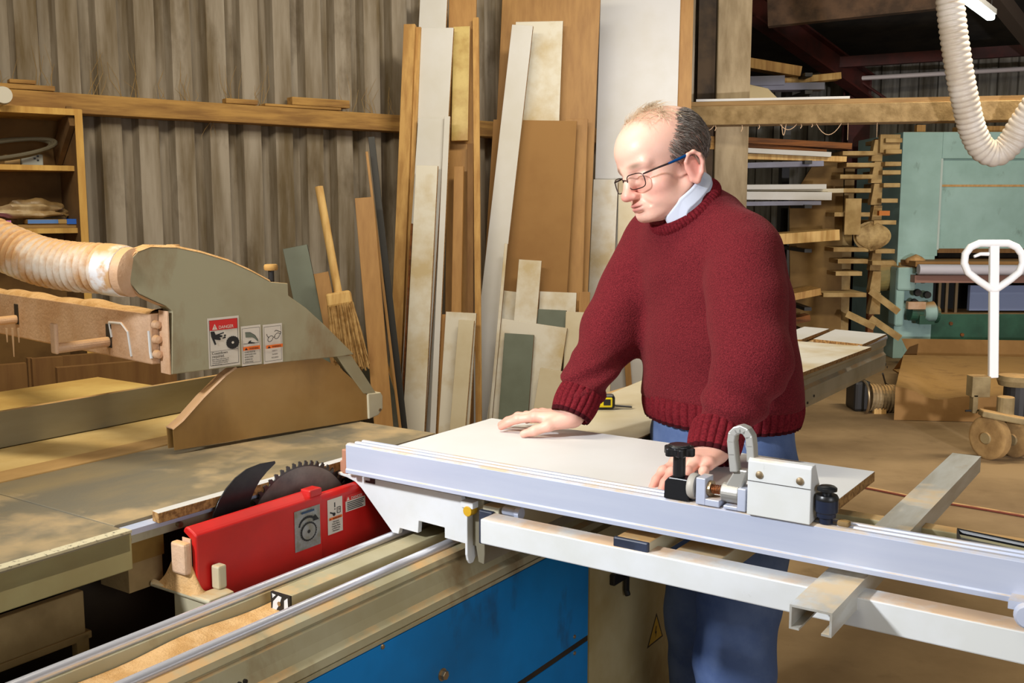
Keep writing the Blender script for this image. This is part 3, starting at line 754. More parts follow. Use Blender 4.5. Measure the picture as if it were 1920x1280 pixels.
# saw blade and riving knife
BA, BC, BZ, BR = -1.262, 1.212, .795, .136
b = MB(); NT = 60; out = []
for i in range(NT):
    a0 = -2 * math.pi * i / NT
    for da, r in ((0, BR - .006), (.012, BR), (.055, BR - .0015), (.062, BR - .007), (.085, BR - .0075)):
        a = a0 - da; out.append((BC + r * math.cos(a), BZ + r * math.sin(a)))
out = out[:]
cen = [(BC, BZ)]
n = len(out)
for side, x in ((0, BA - .0013), (1, BA + .0013)):
    base = len(b.v); b.v += [Vector((x, y, z)) for y, z in out]
    inn = []
    for y, z in out:
        a = math.atan2(z - BZ, y - BC); inn.append(Vector((x, BC + (BR - .009) * math.cos(a), BZ + (BR - .009) * math.sin(a))))
    b.v += inn
    for i in range(n):
        j = (i + 1) % n; b.f.append([base + i, base + j, base + n + j, base + n + i]); b.m.append(1)
    b.f.append([base + n + i for i in range(n)]); b.m.append(0)
for i in range(n):
    j = (i + 1) % n; b.f.append([i, j, 2 * n + j, 2 * n + i]); b.m.append(1)
bl = b.build('saw_blade', [m_blade, m_tooth], saw, S)
bl['label'] = 'toothed steel saw blade'
b = MB()
for i in range(NT):
    a = 2 * math.pi * i / NT - .012
    if math.sin(a) < .3: continue
    r = BR - .003; c0 = Vector((BA, BC + r * math.cos(a), BZ + r * math.sin(a)))
    t_ = Vector((0, -math.sin(a), math.cos(a))); rd = Vector((0, math.cos(a), math.sin(a)))
    b.obox(c0 - t_ * .001, (rd, t_, (1, 0, 0)), (.0038, .0016, .00132))
b.build('carbide_tip', m_tooth, bl, S)
b = MB(); b.lathe([(.001, .0014), (.04, .0014), (.04, .004), (.018, .006), (.001, .006)], (BA, BC, BZ), (1, 0, 0)); b.build('blade_flange', m_tooth, bl, S)
kp = [hx(S, x, y, BA) for x, y in ((397, 982), (400, 962), (410, 938), (424, 915), (441, 895), (462, 879), (487, 869), (515, 864), (516, 868), (500, 884), (487, 900), (477, 918), (470, 936), (466, 955), (462, 985))]
b = MB(); b.prism([(p.y, p.z) for p in kp], 'x', BA - .0012, BA + .0012); k = b.build('riving_knife', m_knife, saw, S, bevel=.0005); k['label'] = 'dark curved riving knife'
# rails, beam, dusty trough
for nm, a in (('rail', -1.135), ('rail', -1.030)):
    b = MB(); b.cyl((a, .1, .80), (a, 2.25, .80), .0075, 20); b.build(nm, m_chrome, saw, S, smooth=True)
b = MB(); b.prism([(-1.146, .69), (-1.146, .795), (-1.124, .795), (-1.120, .775), (-1.042, .775), (-1.040, .796), (-1.020, .796), (-1.010, .790), (-1.006, .782), (-1.010, .779),
                   (-1.004, .776), (-.999, .757), (-.994, .744), (-.984, .737), (-.981, .726), (-.984, .7245), (-1.0, .72), (-1.0, .69)], 'y', .1, 2.2)
b.build('rail_beam', m_sawlo, saw, S, bevel=.001)
b = MB()
def trough(u, v):
    x = -1.119 + .076 * v; y = .1 + 2.1 * u
    return (x, y, .7755 + .004 * (1 - v) + .0035 * math.sin(9 * y) * (1 - v) + .002 * math.sin(31 * y + 5 * v))
b.grid(trough, 200, 6); b.build('sawdust_layer', m_dustpile, saw, S, smooth=True)
b = MB(); b.box(-1.101, -1.062, 1.0, 2.18, .776, .806); b.build('guide_bar', m_sawlo, saw, S, bevel=.0015)
b = MB(); b.box(-1.101, -1.062, .996, 1.0, .776, .806, 0)
for pts in (([-1.098, .78], [-1.09, .78], [-1.083, .79], [-1.078, .802], [-1.085, .803], [-1.096, .792]), ([-1.074, .779], [-1.065, .784], [-1.066, .803], [-1.073, .798]), ([-1.097, .797], [-1.09, .803], [-1.098, .804])):
    b.add([(x, .9955, z) for x, z in pts], [list(range(len(pts)))], 1)
b.cyl((-1.083, .9957, .791), (-1.083, .9945, .791), .0035, 10, 2)
b.build('bar_end', [m_dark, m_whitepaint, m_bolt], saw, S)
for dx in (0, .012, .03, .042):
    p = hx(S, 418 + dx * 900, 1226 - dx * 400, -.998); b = MB(); b.cyl((-1.0005, p.y, .752), (-.995, p.y, .752), .0035, 8); b.build('screw', m_dark, saw, S)
# blue cabinet panels, cream rim, cream end panel
CA = -.98
b = MB(); b.box(-1.0, CA, .1, 1.722, .7185, .7245); b.box(-1.0, CA - .004, .1, 1.722, .712, .7185); b.box(-1.12, CA - .006, .1, 1.722, .0, .712)
b.build('cabinet', m_sawlo, saw, S)
b = MB(); b.box(CA - .004, CA, .1, 1.716, .512, .7165); b.build('cabinet_panel', m_blue, saw, S, bevel=.001)
b = MB(); b.box(CA - .004, CA, .1, 1.716, .06, .500); b.build('cabinet_panel', m_blue, saw, S, bevel=.001)
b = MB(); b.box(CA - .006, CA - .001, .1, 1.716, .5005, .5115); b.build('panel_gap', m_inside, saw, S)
for px, py in ((717, 1212), (1077, 1193), (1077, 1224)):
    p = hx(S, px, py, CA); b = MB(); b.lathe([(.001, 0), (.0042, 0), (.0035, .002), (.001, .003)], (CA, p.y, p.z), (1, 0, 0), 10); b.build('panel_screw', m_bolt, saw, S, smooth=True)
p = hx(S, 829, 1264, CA)
b = MB(); b.lathe([(.001, 0), (.0105, 0), (.0105, .0015), (.001, .0015)], (CA, p.y, p.z), (1, 0, 0), 20); b.lathe([(.001, .0015), (.008, .0015), (.008, .008), (.007, .009), (.001, .009)], (CA, p.y, p.z), (1, 0, 0), 6)
b.build('hex_bolt', m_bolt, saw, S)
b = MB(); b.box(-1.12, CA - .003, 1.726, 2.13, .0, .712); b.build('end_panel', M('end_panel_cream', (190, 178, 138), .55, col2=(166, 148, 100), scale=3, stain=.6, scol=(126, 96, 48), sscale=4, slo=.55), saw, S)
b = MB(); pp = [hx(S, x, y, CA - .0028) for x, y in ((1231, 1148), (1213, 1216), (1243, 1192))]
b.add([p for p in pp], [(0, 1, 2)], 0)
cpt = (pp[0] + pp[1] + pp[2]) / 3
b.add([cpt + (p - cpt) * .82 + Vector((.0003, 0, 0)) for p in pp], [(0, 1, 2)], 1)
hh = pp[0].z - pp[1].z
def bp(u, v): return Vector((CA - .0020, cpt.y + u * hh, cpt.z + v * hh))
b.add([bp(.02, .22), bp(-.06, -.02), bp(.01, -.01), bp(-.02, -.22), bp(.07, .04), bp(0, .03), bp(.07, .2)], [(0, 1, 2, 3, 4, 5, 6)], 0)
o = b.build('warning_triangle', [m_ink, M('warning_yellow', (206, 166, 40), .6)], saw, S, recalc=False); o['label'] = 'yellow electric-shock triangle'
b = MB(); h1 = hx(S, 1150, 1080, CA); h2 = hx(S, 1170, 1085, CA)
zl = hx(S, 1160, 1078, CA).z; h3 = hx(S, 1168, 1116, CA)
b.box(CA - .003, CA + .01, h1.y - .012, h2.y + .004, zl - .012, zl + .012); b.tube([(CA + .006, h2.y, zl), (CA + .006, h2.y, h3.z + .012), (CA + .010, h2.y, h3.z)], .0065, 10)
b.build('panel_latch', m_black, saw, S, bevel=.003)

# ------------------------------------------------------------------ sliding carriage (long), with its end plate
car = thing('sliding_table', 'long aluminium sliding table running away to the right behind the man', 'table', (-1.1, 2.5, .79), SAW)
FB = 1.302
plate = [(-1.257, .8955), (-1.257, .891), (-1.236, .889), (-1.216, .884), (-1.202, .875), (-1.131, .807), (-1.118, .807), (-1.115, .818), (-1.075, .8165), (-1.073, .838), (-1.018, .836), (-1.018, .8185), (-.974, .8165), (-.9745, .878), (-.979, .884), (-.984, .8955)]
b = MB(); b.prism(plate, 'y', FB, FB + .010); b.build('end_plate', m_whitepaint, car, S, bevel=.001)
b = MB(); b.box(-1.191, -1.169, FB - .0012, FB + .0005, .887, .8905); b.box(-1.180, -1.169, FB - .0012, FB + .0005, .8905, .8953); b.build('slot', m_black, car, S)
body = [(-1.25, .895), (-1.25, .892), (-1.216, .886), (-1.20, .876), (-1.15, .84), (-1.14, .812), (-1.128, .812), (-1.115, .842), (-1.018, .842), (-1.012, .812), (-.962, .812), (-.957, .786), (-.946, .784), (-.9445, .80), (-.9445, .838), (-.954, .848), (-.954, .864), (-.946, .872), (-.9445, .8985), (-.952, .8985), (-.96, .8955)]
b = MB(); b.prism(body, 'y', FB + .011, 3.79); b.build('carriage', m_alud, car, S, bevel=.001)
b = MB(); b.cyl((-.952, 3.3, .8985), (-.952, 3.80, .8985), .008, 14); b.build('edge_rod', m_alu, car, S)
b = MB(); b.box(-.982, -.957, FB - .004, FB + .045, .878, .889); b.build('side_arm', m_whitepaint, car, S, bevel=.001)
b = MB(); sk = [(1.298, .878), (1.298, .80), (1.301, .790), (1.306, .783), (1.314, .783), (1.32, .79), (1.50, .80), (1.50, .868), (1.33, .878)]
b.prism(sk, 'x', -.973, -.968); b.build('hanger_plate', m_whitepaint, car, S, bevel=.001)
p = hx(S, 909, 1040, -.966); b = MB(); b.lathe([(.001, 0), (.004, 0), (.004, .004), (.001, .004)], (-.968, 1.335, .806), (1, 0, 0), 6); b.build('bolt', m_bolt, car, S)
b = MB(); b.cyl((-.967, FB - .006, .8735), (-.967, FB + .03, .8735), .0085, 16); b.build('amber_roller', m_amber, car, S, bevel=.001)
# tube with blue-black end cap along the carriage, next to the hanger
b = MB(); b.box(-.944, -.912, 1.307, 1.62, .822, .886); b.build('side_tube', m_saw, car, S, bevel=.002)
b = MB(); b.box(-.945, -.9185, 1.297, 1.306, .824, .880); b.build('tube_cap', m_navy, car, S, bevel=.002)
b = MB(); b.cyl((-.905, 1.312, .882), (-.875, 1.312, .882), .007, 14); b.cyl((-.880, 1.312, .882), (-.872, 1.312, .882), .010, 14); b.build('clamp_bolt', m_alu, car, S)
b = MB(); b.box(-.966, -.944, 3.786, 3.80, .795, .808); b.build('end_stop', m_black, car, S, bevel=.003)
for x, y in ((1526, 742), (1514, 755), (1663, 688)):
    p = hx(S, x, y, -.9445); b = MB(); b.cyl((-.9445, p.y, p.z), (-.9425, p.y, p.z), .004, 8); b.build('bolt', m_dark, car, S)
# boards lying on the carriage
def flat(name, label, cat, pix, z, th, mats, fr=S):
    P = [hz(fr, *p, z + th) for p in pix]
    b = MB(); b.prism([(p.x, p.y) for p in P], 'z', z, z + th, 0, 1)
    return tag(b.build(name, mats, fr=fr, bevel=.001), label, cat, 'boards lying on the saw' if cat == 'board' else None)
flat('board', 'pale board lying lengthwise on the sliding table right behind the man', 'board', ((1440, 722), (1634, 650), (1480, 638), (1330, 690)), .8995, .012, WD)
flat('board', 'small white board across the far end of the sliding table', 'board', ((1662, 626), (1566, 617), (1525, 635), (1618, 645)), .8995, .012, WH)
flat('board', 'white board beyond the other, left of the gap on the sliding table', 'board', ((1555, 616), (1508, 612), (1440, 636), (1503, 636)), .8995, .012, WH)
flat('board', 'long cream board lying flat beyond the worktop under the tape measure', 'board', ((1180, 828), (1300, 778), (1300, 672), (1085, 762), (945, 812)), .8965, .0035, CR)

# ------------------------------------------------------------------ crosscut outrigger frame, fence, channel bar
fr_ = thing('outrigger', 'white crosscut outrigger rails running right below the aluminium fence', 'frame', (-.4, 1.27, .84), SAW)
b = MB(); b.box(-.911, .35, 1.255, 1.295, .842, .8815); b.build('front_rail', m_whitepaint, fr_, S, bevel=.002)
rr = hz(S, 1600, 965, .884)
b = MB(); b.box(-.7, .35, rr.y, rr.y + .03, .842, .882); b.build('rear_rail', M('olive_rail', (150, 142, 108), .6, dust=.6), fr_, S, bevel=.002)
b = MB(); b.box(-.678, -.625, 1.265, 1.60, .866, .894); b.build('cross_tube', m_saw, fr_, S, bevel=.002)
b = MB(); b.box(-.679, -.624, 1.258, 1.2655, .865, .895); b.build('tube_cap', m_navy, fr_, S, bevel=.002)
b = MB(); b.box(-.60, -.53, 1.292, 1.60, .85, .88); b.build('gusset', m_saw, fr_, S, bevel=.002)
b = MB(); kx = hy(S, 1912, 1140, 1.262); b.lathe([(.001, 0), (.014, 0), (.016, .008), (.012, .014), (.001, .014)], (kx.x + .012, 1.25, kx.z), (0, -1, 0), 20); b.box(kx.x - .01, kx.x + .03, 1.243, 1.275, kx.z + .004, kx.z + .014); b.build('clamp_knob', m_alu, fr_, S, smooth=True)

ch = thing('channel_bar', 'brushed open steel channel crossing under the fence, its hollow end toward the viewer', 'bar', (-.36, 1.6, .84), SAW)
za = .8955; f0 = hz(S, 1487, 1136, za); f1 = hz(S, 1563, 1150, za); bk = hz(S, 1838, 855, za); bl_ = hz(S, 1778, 850, za)
x0, x1, y0, y1 = (f0.x + bl_.x) / 2, (f1.x + bk.x) / 2, f0.y + .004, bk.y
th = .0028; hgt = .030; lp = .012
prof = [(x0, za - hgt), (x0, za), (x1, za), (x1, za - hgt), (x1 - lp, za - hgt), (x1 - lp, za - hgt + th), (x1 - th, za - hgt + th), (x1 - th, za - th), (x0 + th, za - th), (x0 + th, za - hgt + th), (x0 + lp, za - hgt + th), (x0 + lp, za - hgt)]
b = MB(); b.prism(prof, 'y', y0, y1); b.build('channel', m_alub, ch, S)
b = MB(); b.prism([(x0 + th, za - hgt), (x0 + th, za - th), (x1 - th, za - th), (x1 - th, za - hgt)], 'y', y1 - .004, y1 - .0005); b.build('end_plug', m_alub, ch, S)

fen = thing('crosscut_fence', 'long pale aluminium crosscut fence running right with a flip stop and clamp on it', 'fence', (-.7, 1.27, .9), SAW)
FX0 = hy(S, 648, 832, 1.268).x
b = MB()
b.prism([(1.266, .909), (1.266, .9155), (1.268, .917), (1.268, .958), (1.272, .9605), (1.279, .9605), (1.281, .957), (1.283, .957), (1.285, .9615), (1.291, .9615), (1.293, .958), (1.294, .958), (1.296, .9625), (1.301, .9625), (1.302, .9605), (1.302, .909)], 'x', FX0, .35)
b.v = [p if p.x > -1 else (p + Vector((0, 0, 0)) if p.y < 1.28 else p + Vector((.012 if p.y > 1.292 else .006, 0, 0))) for p in b.v]
b.build('extrusion', m_alu, fen, S, bevel=.0006)
b = MB(); b.box(FX0 - .014, FX0 - .001, 1.272, 1.30, .905, .948); b.box(FX0 - .026, FX0 - .014, 1.28, 1.30, .905, .925); b.build('wood_tip', M('pink_wood', (170, 118, 92), .7), fen, S, bevel=.002)
# clamp: black block with star knob, spacers, spring, loop handle, white housing, pin
def fxz(px, py, y=1.275): return hy(S, px, py, y)
yb = 1.272
bt = .9612
k0 = fxz(1250, 895); k1 = fxz(1290, 937)
b = MB(); b.prism([(k0.x - .001, bt), (k0.x, .985), (k0.x + .006, .992), (k1.x + .002, .992), (k1.x + .004, .986), (k1.x + .003, bt)], 'y', 1.268, 1.292); blk = b.build('clamp_block', m_black, fen, S, bevel=.0015)
kc = (k0.x + k1.x) / 2
b = MB(); b.cyl((kc, 1.28, .992), (kc, 1.28, 1.022), .0088, 18); b.build('stem', m_black, blk, S, bevel=.001)
b = MB(); n = 48; pr = []
for i in range(n):
    a = 2 * math.pi * i / n; r = .0195 + .0035 * math.cos(6 * a); pr.append((kc + r * math.cos(a), 1.28 + r * math.sin(a)))
b.prism(pr, 'z', 1.022, 1.034); b.lathe([(.018, 1.034), (.015, 1.0375), (.001, 1.038)], (kc, 1.28, 0), (0, 0, 1), 24); b.build('star_knob', m_black, blk, S, bevel=.002)
zc = .982
xw = fxz(1299, 905).x
b = MB(); b.lathe([(.004, -.001), (.0165, -.001), (.018, .002), (.018, .006), (.0165, .009), (.004, .009)], (xw - .004, 1.28, zc), (1, 0, 0), 28); b.build('wheel', M('grey_nylon', (176, 170, 160), .5), fen, S, smooth=True)
x2, x3, x4 = fxz(1310, 900).x, fxz(1330, 900).x, fxz(1354, 900).x
b = MB(); b.box(x2, x3 - .002, 1.266, 1.294, bt, zc + .016); b.box(x3 - .002, x4, 1.266, 1.294, bt, .9705); b.build('bearing_block', m_alu, fen, S, bevel=.001)
b = MB(); b.cyl((x2 - .012, 1.28, zc), (x4 + .03, 1.28, zc), .0035, 12); b.build('shaft', m_bolt, fen, S)
b = MB(); b.lathe([(.004, 0), (.011, 0), (.011, .005), (.004, .005)], (x3 - .002, 1.28, zc), (1, 0, 0), 20); b.build('washer', m_bolt, fen, S)
b = MB(); xs0, xs1 = x3 + .003, fxz(1354, 900).x
b.tube([(xs0 + (xs1 - xs0) * i / 60, 1.28 + .0058 * math.cos(i * 2 * math.pi / 10), zc + .0058 * math.sin(i * 2 * math.pi / 10)) for i in range(61)], .0009, 6); b.build('spring', m_spring, fen, S, smooth=True)
# flip stop loop handle
hb0, hb1 = fxz(1354, 905), fxz(1388, 915)
b = MB(); b.cyl((hb0.x, 1.28, zc - .001), (hb1.x, 1.28, zc - .001), .0135, 24); b.prism([(hb0.x, zc), (hb1.x, zc), (fxz(1404, 868).x, 1.016), (fxz(1380, 868).x, 1.016)], 'y', 1.272, 1.288)
b.build('stop_hub', M('cast_alu', (178, 176, 170), .45, .6), fen, S, bevel=.002)
b = MB()
L_ = [(1372, 815), (1378, 875)]
pa = [fxz(1379, 880), fxz(1376, 850), fxz(1374, 826), fxz(1376, 812), fxz(1383, 805), fxz(1392, 803), fxz(1401, 807), fxz(1408, 818), fxz(1410, 835), fxz(1411, 862)]
for q in range(len(pa) - 1):
    A_, B2 = pa[q], pa[q + 1]; d_ = (B2 - A_).normalized()
    b.obox((A_ + B2) / 2, (d_, (0, 1, 0), d_.cross(Vector((0, 1, 0)))), ((B2 - A_).length / 2 + .002, .0085, .0052))
b.build('loop_handle', M('cast_alu_handle', (196, 196, 192), .4, .55), fen, S, bevel=.0015)
x5 = fxz(1388, 900).x; x6 = fxz(1405, 900).x
b = MB(); b.box(x5, x6 - .001, 1.266, 1.294, bt, zc + .010); b.box(hb0.x + .006, hb1.x, 1.266, 1.294, bt, .966); b.build('bearing_block', m_alu, fen, S, bevel=.001)
# white housing
g0, g1 = fxz(1405, 851, 1.266), fxz(1520, 980, 1.266)
zt_ = 1.036
b = MB(); b.prism([(1.262, bt - .001), (1.262, zt_ - .003), (1.266, zt_), (1.278, zt_), (1.305, .995), (1.318, .964)], 'x', g0.x, g1.x)
hs = b.build('stop_housing', m_whitepaint, fen, S, bevel=.0012)
b = MB(); b.box(g0.x, g1.x, 1.2612, 1.2624, 1.0062, 1.0068); b.build('seam', m_dark, hs, S)
for x, y in ((1424, 890), (1500, 902)):
    p = fxz(x, y, 1.262); b = MB(); b.lathe([(.0052, 0), (.0045, .0022), (.001, .0032)], (p.x, 1.262, p.z), (0, -1, 0), 16); b.build('screw', m_bolt, hs, S, smooth=True)
px_ = fxz(1550, 940, 1.28).x
b = MB(); b.lathe([(.0085, bt), (.0085, .968), (.0125, .970), (.0125, .975), (.0145, .977), (.0145, .992), (.001, .992)], (px_, 1.28, 0), (0, 0, 1), 24); b.build('index_pin', M('blue_black', (26, 34, 54), .35), fen, S, smooth=True)
b = MB(); b.lathe([(.0146, .992), (.015, .995), (.013, .9985), (.006, .999), (.006, 1.002), (.0125, 1.004), (.0125, 1.0075), (.010, 1.0095), (.001, 1.010)], (px_, 1.28, 0), (0, 0, 1), 24); b.build('pin_knob', m_black, fen, S, smooth=True)
b = MB(); b.obox((px_ + .022, 1.283, .964), ((1, 0, 0), (0, 1, 0), (0, 0, 1)), (.008, .006, .004)); b.build('pin_stop', m_grime, fen, S, bevel=.003)
# black tray piece at the right end
t = thing('plastic_tray', 'black plastic hooked tray lying behind the fence at the right edge', 'tray', (-.15, 1.4, .89), SAW)
tp = [hz(S, *p, .905) for p in ((1770, 1018), (1800, 1010), (1795, 990), (1950, 1022), (1950, 1075))]
b = MB(); b.prism([(p.x, p.y) for p in tp], 'z', .884, .893); b.build('base', m_black, t, S)
b = MB(); b.tube([tp[0] + Vector((0, 0, -.006)), tp[1] + Vector((0, 0, -.006)), tp[2] + Vector((0, 0, -.004)), tp[3] + Vector((0, 0, -.004))], .0045, 8); b.build('rim', m_black, t, S)

# workpiece, tape, strip
b = MB(); b.prism([(-1.236, 1.3035), (-.444, 1.3035), (-.444, 1.745), (-1.236, 1.745)], 'z', .9025, .92, 0, 1)
tag(b.build('worktop_panel', [M('panel_white', (222, 223, 224), .5, col2=(216, 216, 214), scale=2), m_edge], fr=S, bevel=.001), 'smooth off-white panel lying on the saw under the hands of the man', 'board')
flat('chipboard_strip', 'white-topped chipboard strip along the saw table edge behind the blade', 'offcut', ((285, 957), (652, 854), (655, 860), (297, 962)), .8952, .016, [m_white, m_edge])
tm = thing('tape_measure', 'yellow and black tape measure lying beside the cuff of the man', 'tape', (-1.15, 2.1, .90), SAW)
tb = hz(S, 1130, 768, .902); 
b = MB(); ex = Vector((math.cos(math.radians(34)), math.sin(math.radians(34)), 0)); ey = Vector((-ex.y, ex.x, 0))
c_ = tb + ex * -.006 + ey * .02
b.obox(c_ + Vector((0, 0, .0165)), (ex, ey, (0, 0, 1)), (.035, .018, .0155)); b.build('case', m_black, tm, S, bevel=.006)
b = MB(); b.obox(c_ + Vector((0, 0, .0165)), (ex, ey, (0, 0, 1)), (.031, .0186, .0125)); b.build('side_label', m_yellow, tm, S, bevel=.004)
b = MB(); b.obox(c_ + ex * .016 - ey * .0187 + Vector((0, 0, .017)), (ex, ey, (0, 0, 1)), (.008, .0005, .007)); b.obox(c_ - ex * .004 - ey * .0187 + Vector((0, 0, .017)), (ex, ey, (0, 0, 1)), (.008, .0005, .0012)); b.obox(c_ - ex * .008 - ey * .0187 + Vector((0, 0, .017)), (ex, ey, (0, 0, 1)), (.0012, .0005, .005)); b.build('printed_mark', m_ink, tm, S)
b = MB(); b.bar(c_ + ex * .036 + Vector((0, 0, .006)), c_ + ex * .075 + Vector((0, 0, .003)), .012, .003); b.build('tape_end', m_black, tm, S, bevel=.001)

# rip fence
rf = thing('rip_fence', 'grey aluminium rip fence standing along the left of the saw table', 'fence', (-1.9, 1.1, .9), SAW)
b = MB(); b.box(-1.918, -1.905, .2, 1.66, .9015, .972); b.build('face_plate', M('fence_grey', (146, 138, 112), .5, .3, col2=(130, 120, 92), scale=4, stretch=(1, .4, 2), dust=.8), rf, S, bevel=.001)
b = MB(); b.box(-1.96, -1.918, .2, 1.64, .9015, .930); b.build('back_rail', m_dusttop, rf, S)
b = MB(); b.box(-1.93, -1.904, 1.655, 1.67, .9015, .9735); b.build('end_cap', m_whitepaint, rf, S, bevel=.002)

# ------------------------------------------------------------------ overhead blade guard with hose and arm
G = GRD; gf = -1.78
gd = thing('overhead_guard', 'dusty grey-green overhead blade guard with warning stickers, hung from a swung arm', 'guard', (-1.8, 1.05, .9), GRD)
def gp(pts, g=gf): return [(p.y, p.z) for p in (hx(G, x, y, g) for x, y in pts)]
hood = [(322, 702), (323, 583), (312, 574), (285, 562), (262, 551), (246, 533), (239, 508), (244, 487), (258, 472), (282, 463), (330, 464), (378, 474), (430, 490), (470, 508), (507, 528), (540, 531), (541, 554), (575, 578), (612, 612), (645, 645), (664, 664), (640, 668), (500, 682), (400, 692)]
b = MB(); b.prism(gp(hood), 'x', gf - .036, gf); b.build('hood', m_hood, gd, G, bevel=.0015)
top = [(258, 472), (282, 463), (330, 464), (378, 474), (430, 490), (470, 508), (507, 528)]
b = MB(); tq = gp(top); 
for i in range(len(tq) - 1):
    (y0, z0), (y1, z1) = tq[i], tq[i + 1]
    b.add([(gf - .036, y0, z0), (gf + .0005, y0, z0 ), (gf + .0005, y1, z1), (gf - .036, y1, z1), (gf - .03, y0, z0 + .004), (gf - .004, y0, z0 + .004), (gf - .004, y1, z1 + .004), (gf - .03, y1, z1 + .004)], [(0, 1, 5, 4), (4, 5, 6, 7), (3, 7, 6, 2), (1, 2, 6, 5), (0, 4, 7, 3)])
b.build('dust_layer', m_dustpile, gd, G)
b = MB(); fl = gp([(312, 574), (285, 562), (262, 551), (246, 533), (239, 508), (244, 487), (258, 472)])
for i in range(len(fl) - 1):
    (y0, z0), (y1, z1) = fl[i], fl[i + 1]
    b.add([(gf - .036, y0 - .002, z0), (gf - .001, y0 - .002, z0), (gf - .001, y1 - .002, z1), (gf - .036, y1 - .002, z1)], [(0, 1, 2, 3)])
b.build('lit_nose_side', m_pink, gd, G)  # side face of the hood nose, coloured pale to look lit
b = MB(); q = gp([(322, 702), (323, 583)]); b.box(gf - .036, gf - .001, q[0][0] - .003, q[0][0] - .0005, q[0][1], q[1][1]); b.build('lit_rear_side', m_pink, gd, G)  # rear side face of the hood, lit look put into its pale colour
k = gp([(518, 528), (518, 510)])
b = MB(); b.cyl((gf - .018, k[0][0], k[0][1] - .004), (gf - .018, k[0][0], k[1][1] + .004), .006, 12); kb = b.build('lock_screw', m_dark, gd, G)
b = MB(); z = k[1][1] + .003; b.lathe([(.001, 0), (.0125, 0), (.014, .003), (.014, .009), (.012, .012), (.001, .012)], (gf - .018, k[0][0], z), (0, 0, 1), 20); b.build('knob', m_purlin, gd, G, smooth=True)
k = gp([(333, 466)]); b = MB(); b.lathe([(.001, 0), (.013, 0), (.012, .006), (.001, .006)], (gf - .018, k[0][0], k[0][1] + .001), (0, 0, 1), 16); b.build('top_cap', m_dustpile, gd, G, smooth=True)
# dusty clear shield
m_shield = M('dusty_polycarbonate', (168, 134, 82), .35, col2=(150, 114, 62), scale=3, stain=.5, scol=(110, 82, 46), sscale=5, slo=.55, alpha=.93)
sh = [(330, 845), (327, 806), (346, 790), (385, 746), (425, 706), (447, 690), (600, 668), (640, 690), (668, 715), (692, 742), (692, 786)]
b = MB(); b.prism(gp(sh), 'x', gf - .0075, gf - .005); b.build('shield_panel', m_shield, gd, G)
b = MB(); b.prism(gp(sh), 'x', gf - .032, gf - .0295); b.build('shield_panel', m_shield, gd, G)
b = MB(); sp = gp([(327, 806), (346, 790), (385, 746), (425, 706), (447, 690)])
for i in range(len(sp) - 1):
    (y0, z0), (y1, z1) = sp[i], sp[i + 1]
    d_ = Vector((y1 - y0, z1 - z0)).normalized(); n_ = Vector((-d_.y, d_.x)) * .003
    b.add([(gf - .033, y0, z0), (gf - .004, y0, z0), (gf - .004, y1, z1), (gf - .033, y1, z1), (gf - .03, y0 + n_.x, z0 + n_.y), (gf - .007, y0 + n_.x, z0 + n_.y), (gf - .007, y1 + n_.x, z1 + n_.y), (gf - .03, y1 + n_.x, z1 + n_.y)], [(0, 3, 2, 1), (4, 5, 6, 7), (0, 1, 5, 4), (2, 3, 7, 6), (1, 2, 6, 5), (0, 4, 7, 3)])
b.build('shield_spine', m_pink, gd, G)
b = MB(); st_ = gp([(632, 668), (660, 666), (707, 738), (684, 738)])
b.prism(st_, 'x', gf - .02, gf - .002); b.build('strut', m_hood, gd, G, bevel=.001)
b = MB(); ft = gp([(690, 738), (714, 735), (718, 742), (718, 766), (710, 778), (692, 786)])
b.prism(ft, 'x', gf - .024, gf); fb = b.build('foot_block', m_saw, gd, G, bevel=.002)
p = hx(G, 712, 768, gf); b = MB(); b.cyl((gf - .002, p.y, p.z), (gf + .002, p.y, p.z), .0035, 10); b.build('rivet', m_bolt, fb, G)
# swung arm with hooks
ya = .868
a0, a1 = hy(G, 303, 592, ya), hy(G, 303, 688, ya)
L0, L1 = hy(G, 0, 549, ya), hy(G, 0, 626, ya)
b = MB(); XL = -3.4
tL = (XL - a0.x) / (L0.x - a0.x)
zt0, zb0 = a0.z, a1.z; ztL = a0.z + (L0.z - a0.z) * tL; zbL = a1.z + (L1.z - a1.z) * tL
y2 = ya + .05; xe = gf - .040
b.add([(xe, ya, zb0), (xe, ya, zt0), (xe, y2, zt0), (xe, y2, zb0), (XL, ya, zbL), (XL, ya, ztL), (XL, y2, ztL), (XL, y2, zbL)], [(0, 1, 2, 3), (4, 7, 6, 5), (0, 4, 5, 1), (1, 5, 6, 2), (2, 6, 7, 3), (3, 7, 4, 0)])
b.build('arm', m_pink, gd, G, bevel=.003)
b = MB()
rnd = random.Random(2)
def ridge(u, v):
    x = xe - .002 + (XL - xe) * u; f = (x - xe) / (XL - xe)
    z = zt0 + (ztL - zt0) * f
    return (x, ya + .05 * v, z - .002 + .010 * math.sin(math.pi * min(1, max(0, v))) ** .5 * (.8 + .3 * math.sin(17 * x) + .2 * math.sin(41 * x)))
b.grid(ridge, 90, 8); b.build('dust_ridge', m_dustpile, gd, G, smooth=True)
for (hx0, hy0), (tx, ty) in (((205, 640), (130, 655)), ((32, 598), (-50, 612))):
    c0 = hy(G, hx0, hy0, ya); b = MB()
    b.cyl((c0.x, ya, c0.z), (c0.x, ya - .105, c0.z - .004), .010, 14)
    b.box(c0.x - .012, c0.x + .012, ya - .110, ya - .102, c0.z - .014, c0.z + .045)
    b.build('hook', m_pink, gd, G, bevel=.003)
    b = MB(); b.box(c0.x - .012, c0.x + .012, ya - .0015, ya + .001, c0.z - .012, c0.z + .035); b.build('slot', m_inside, gd, G, bevel=.001)
b = MB()
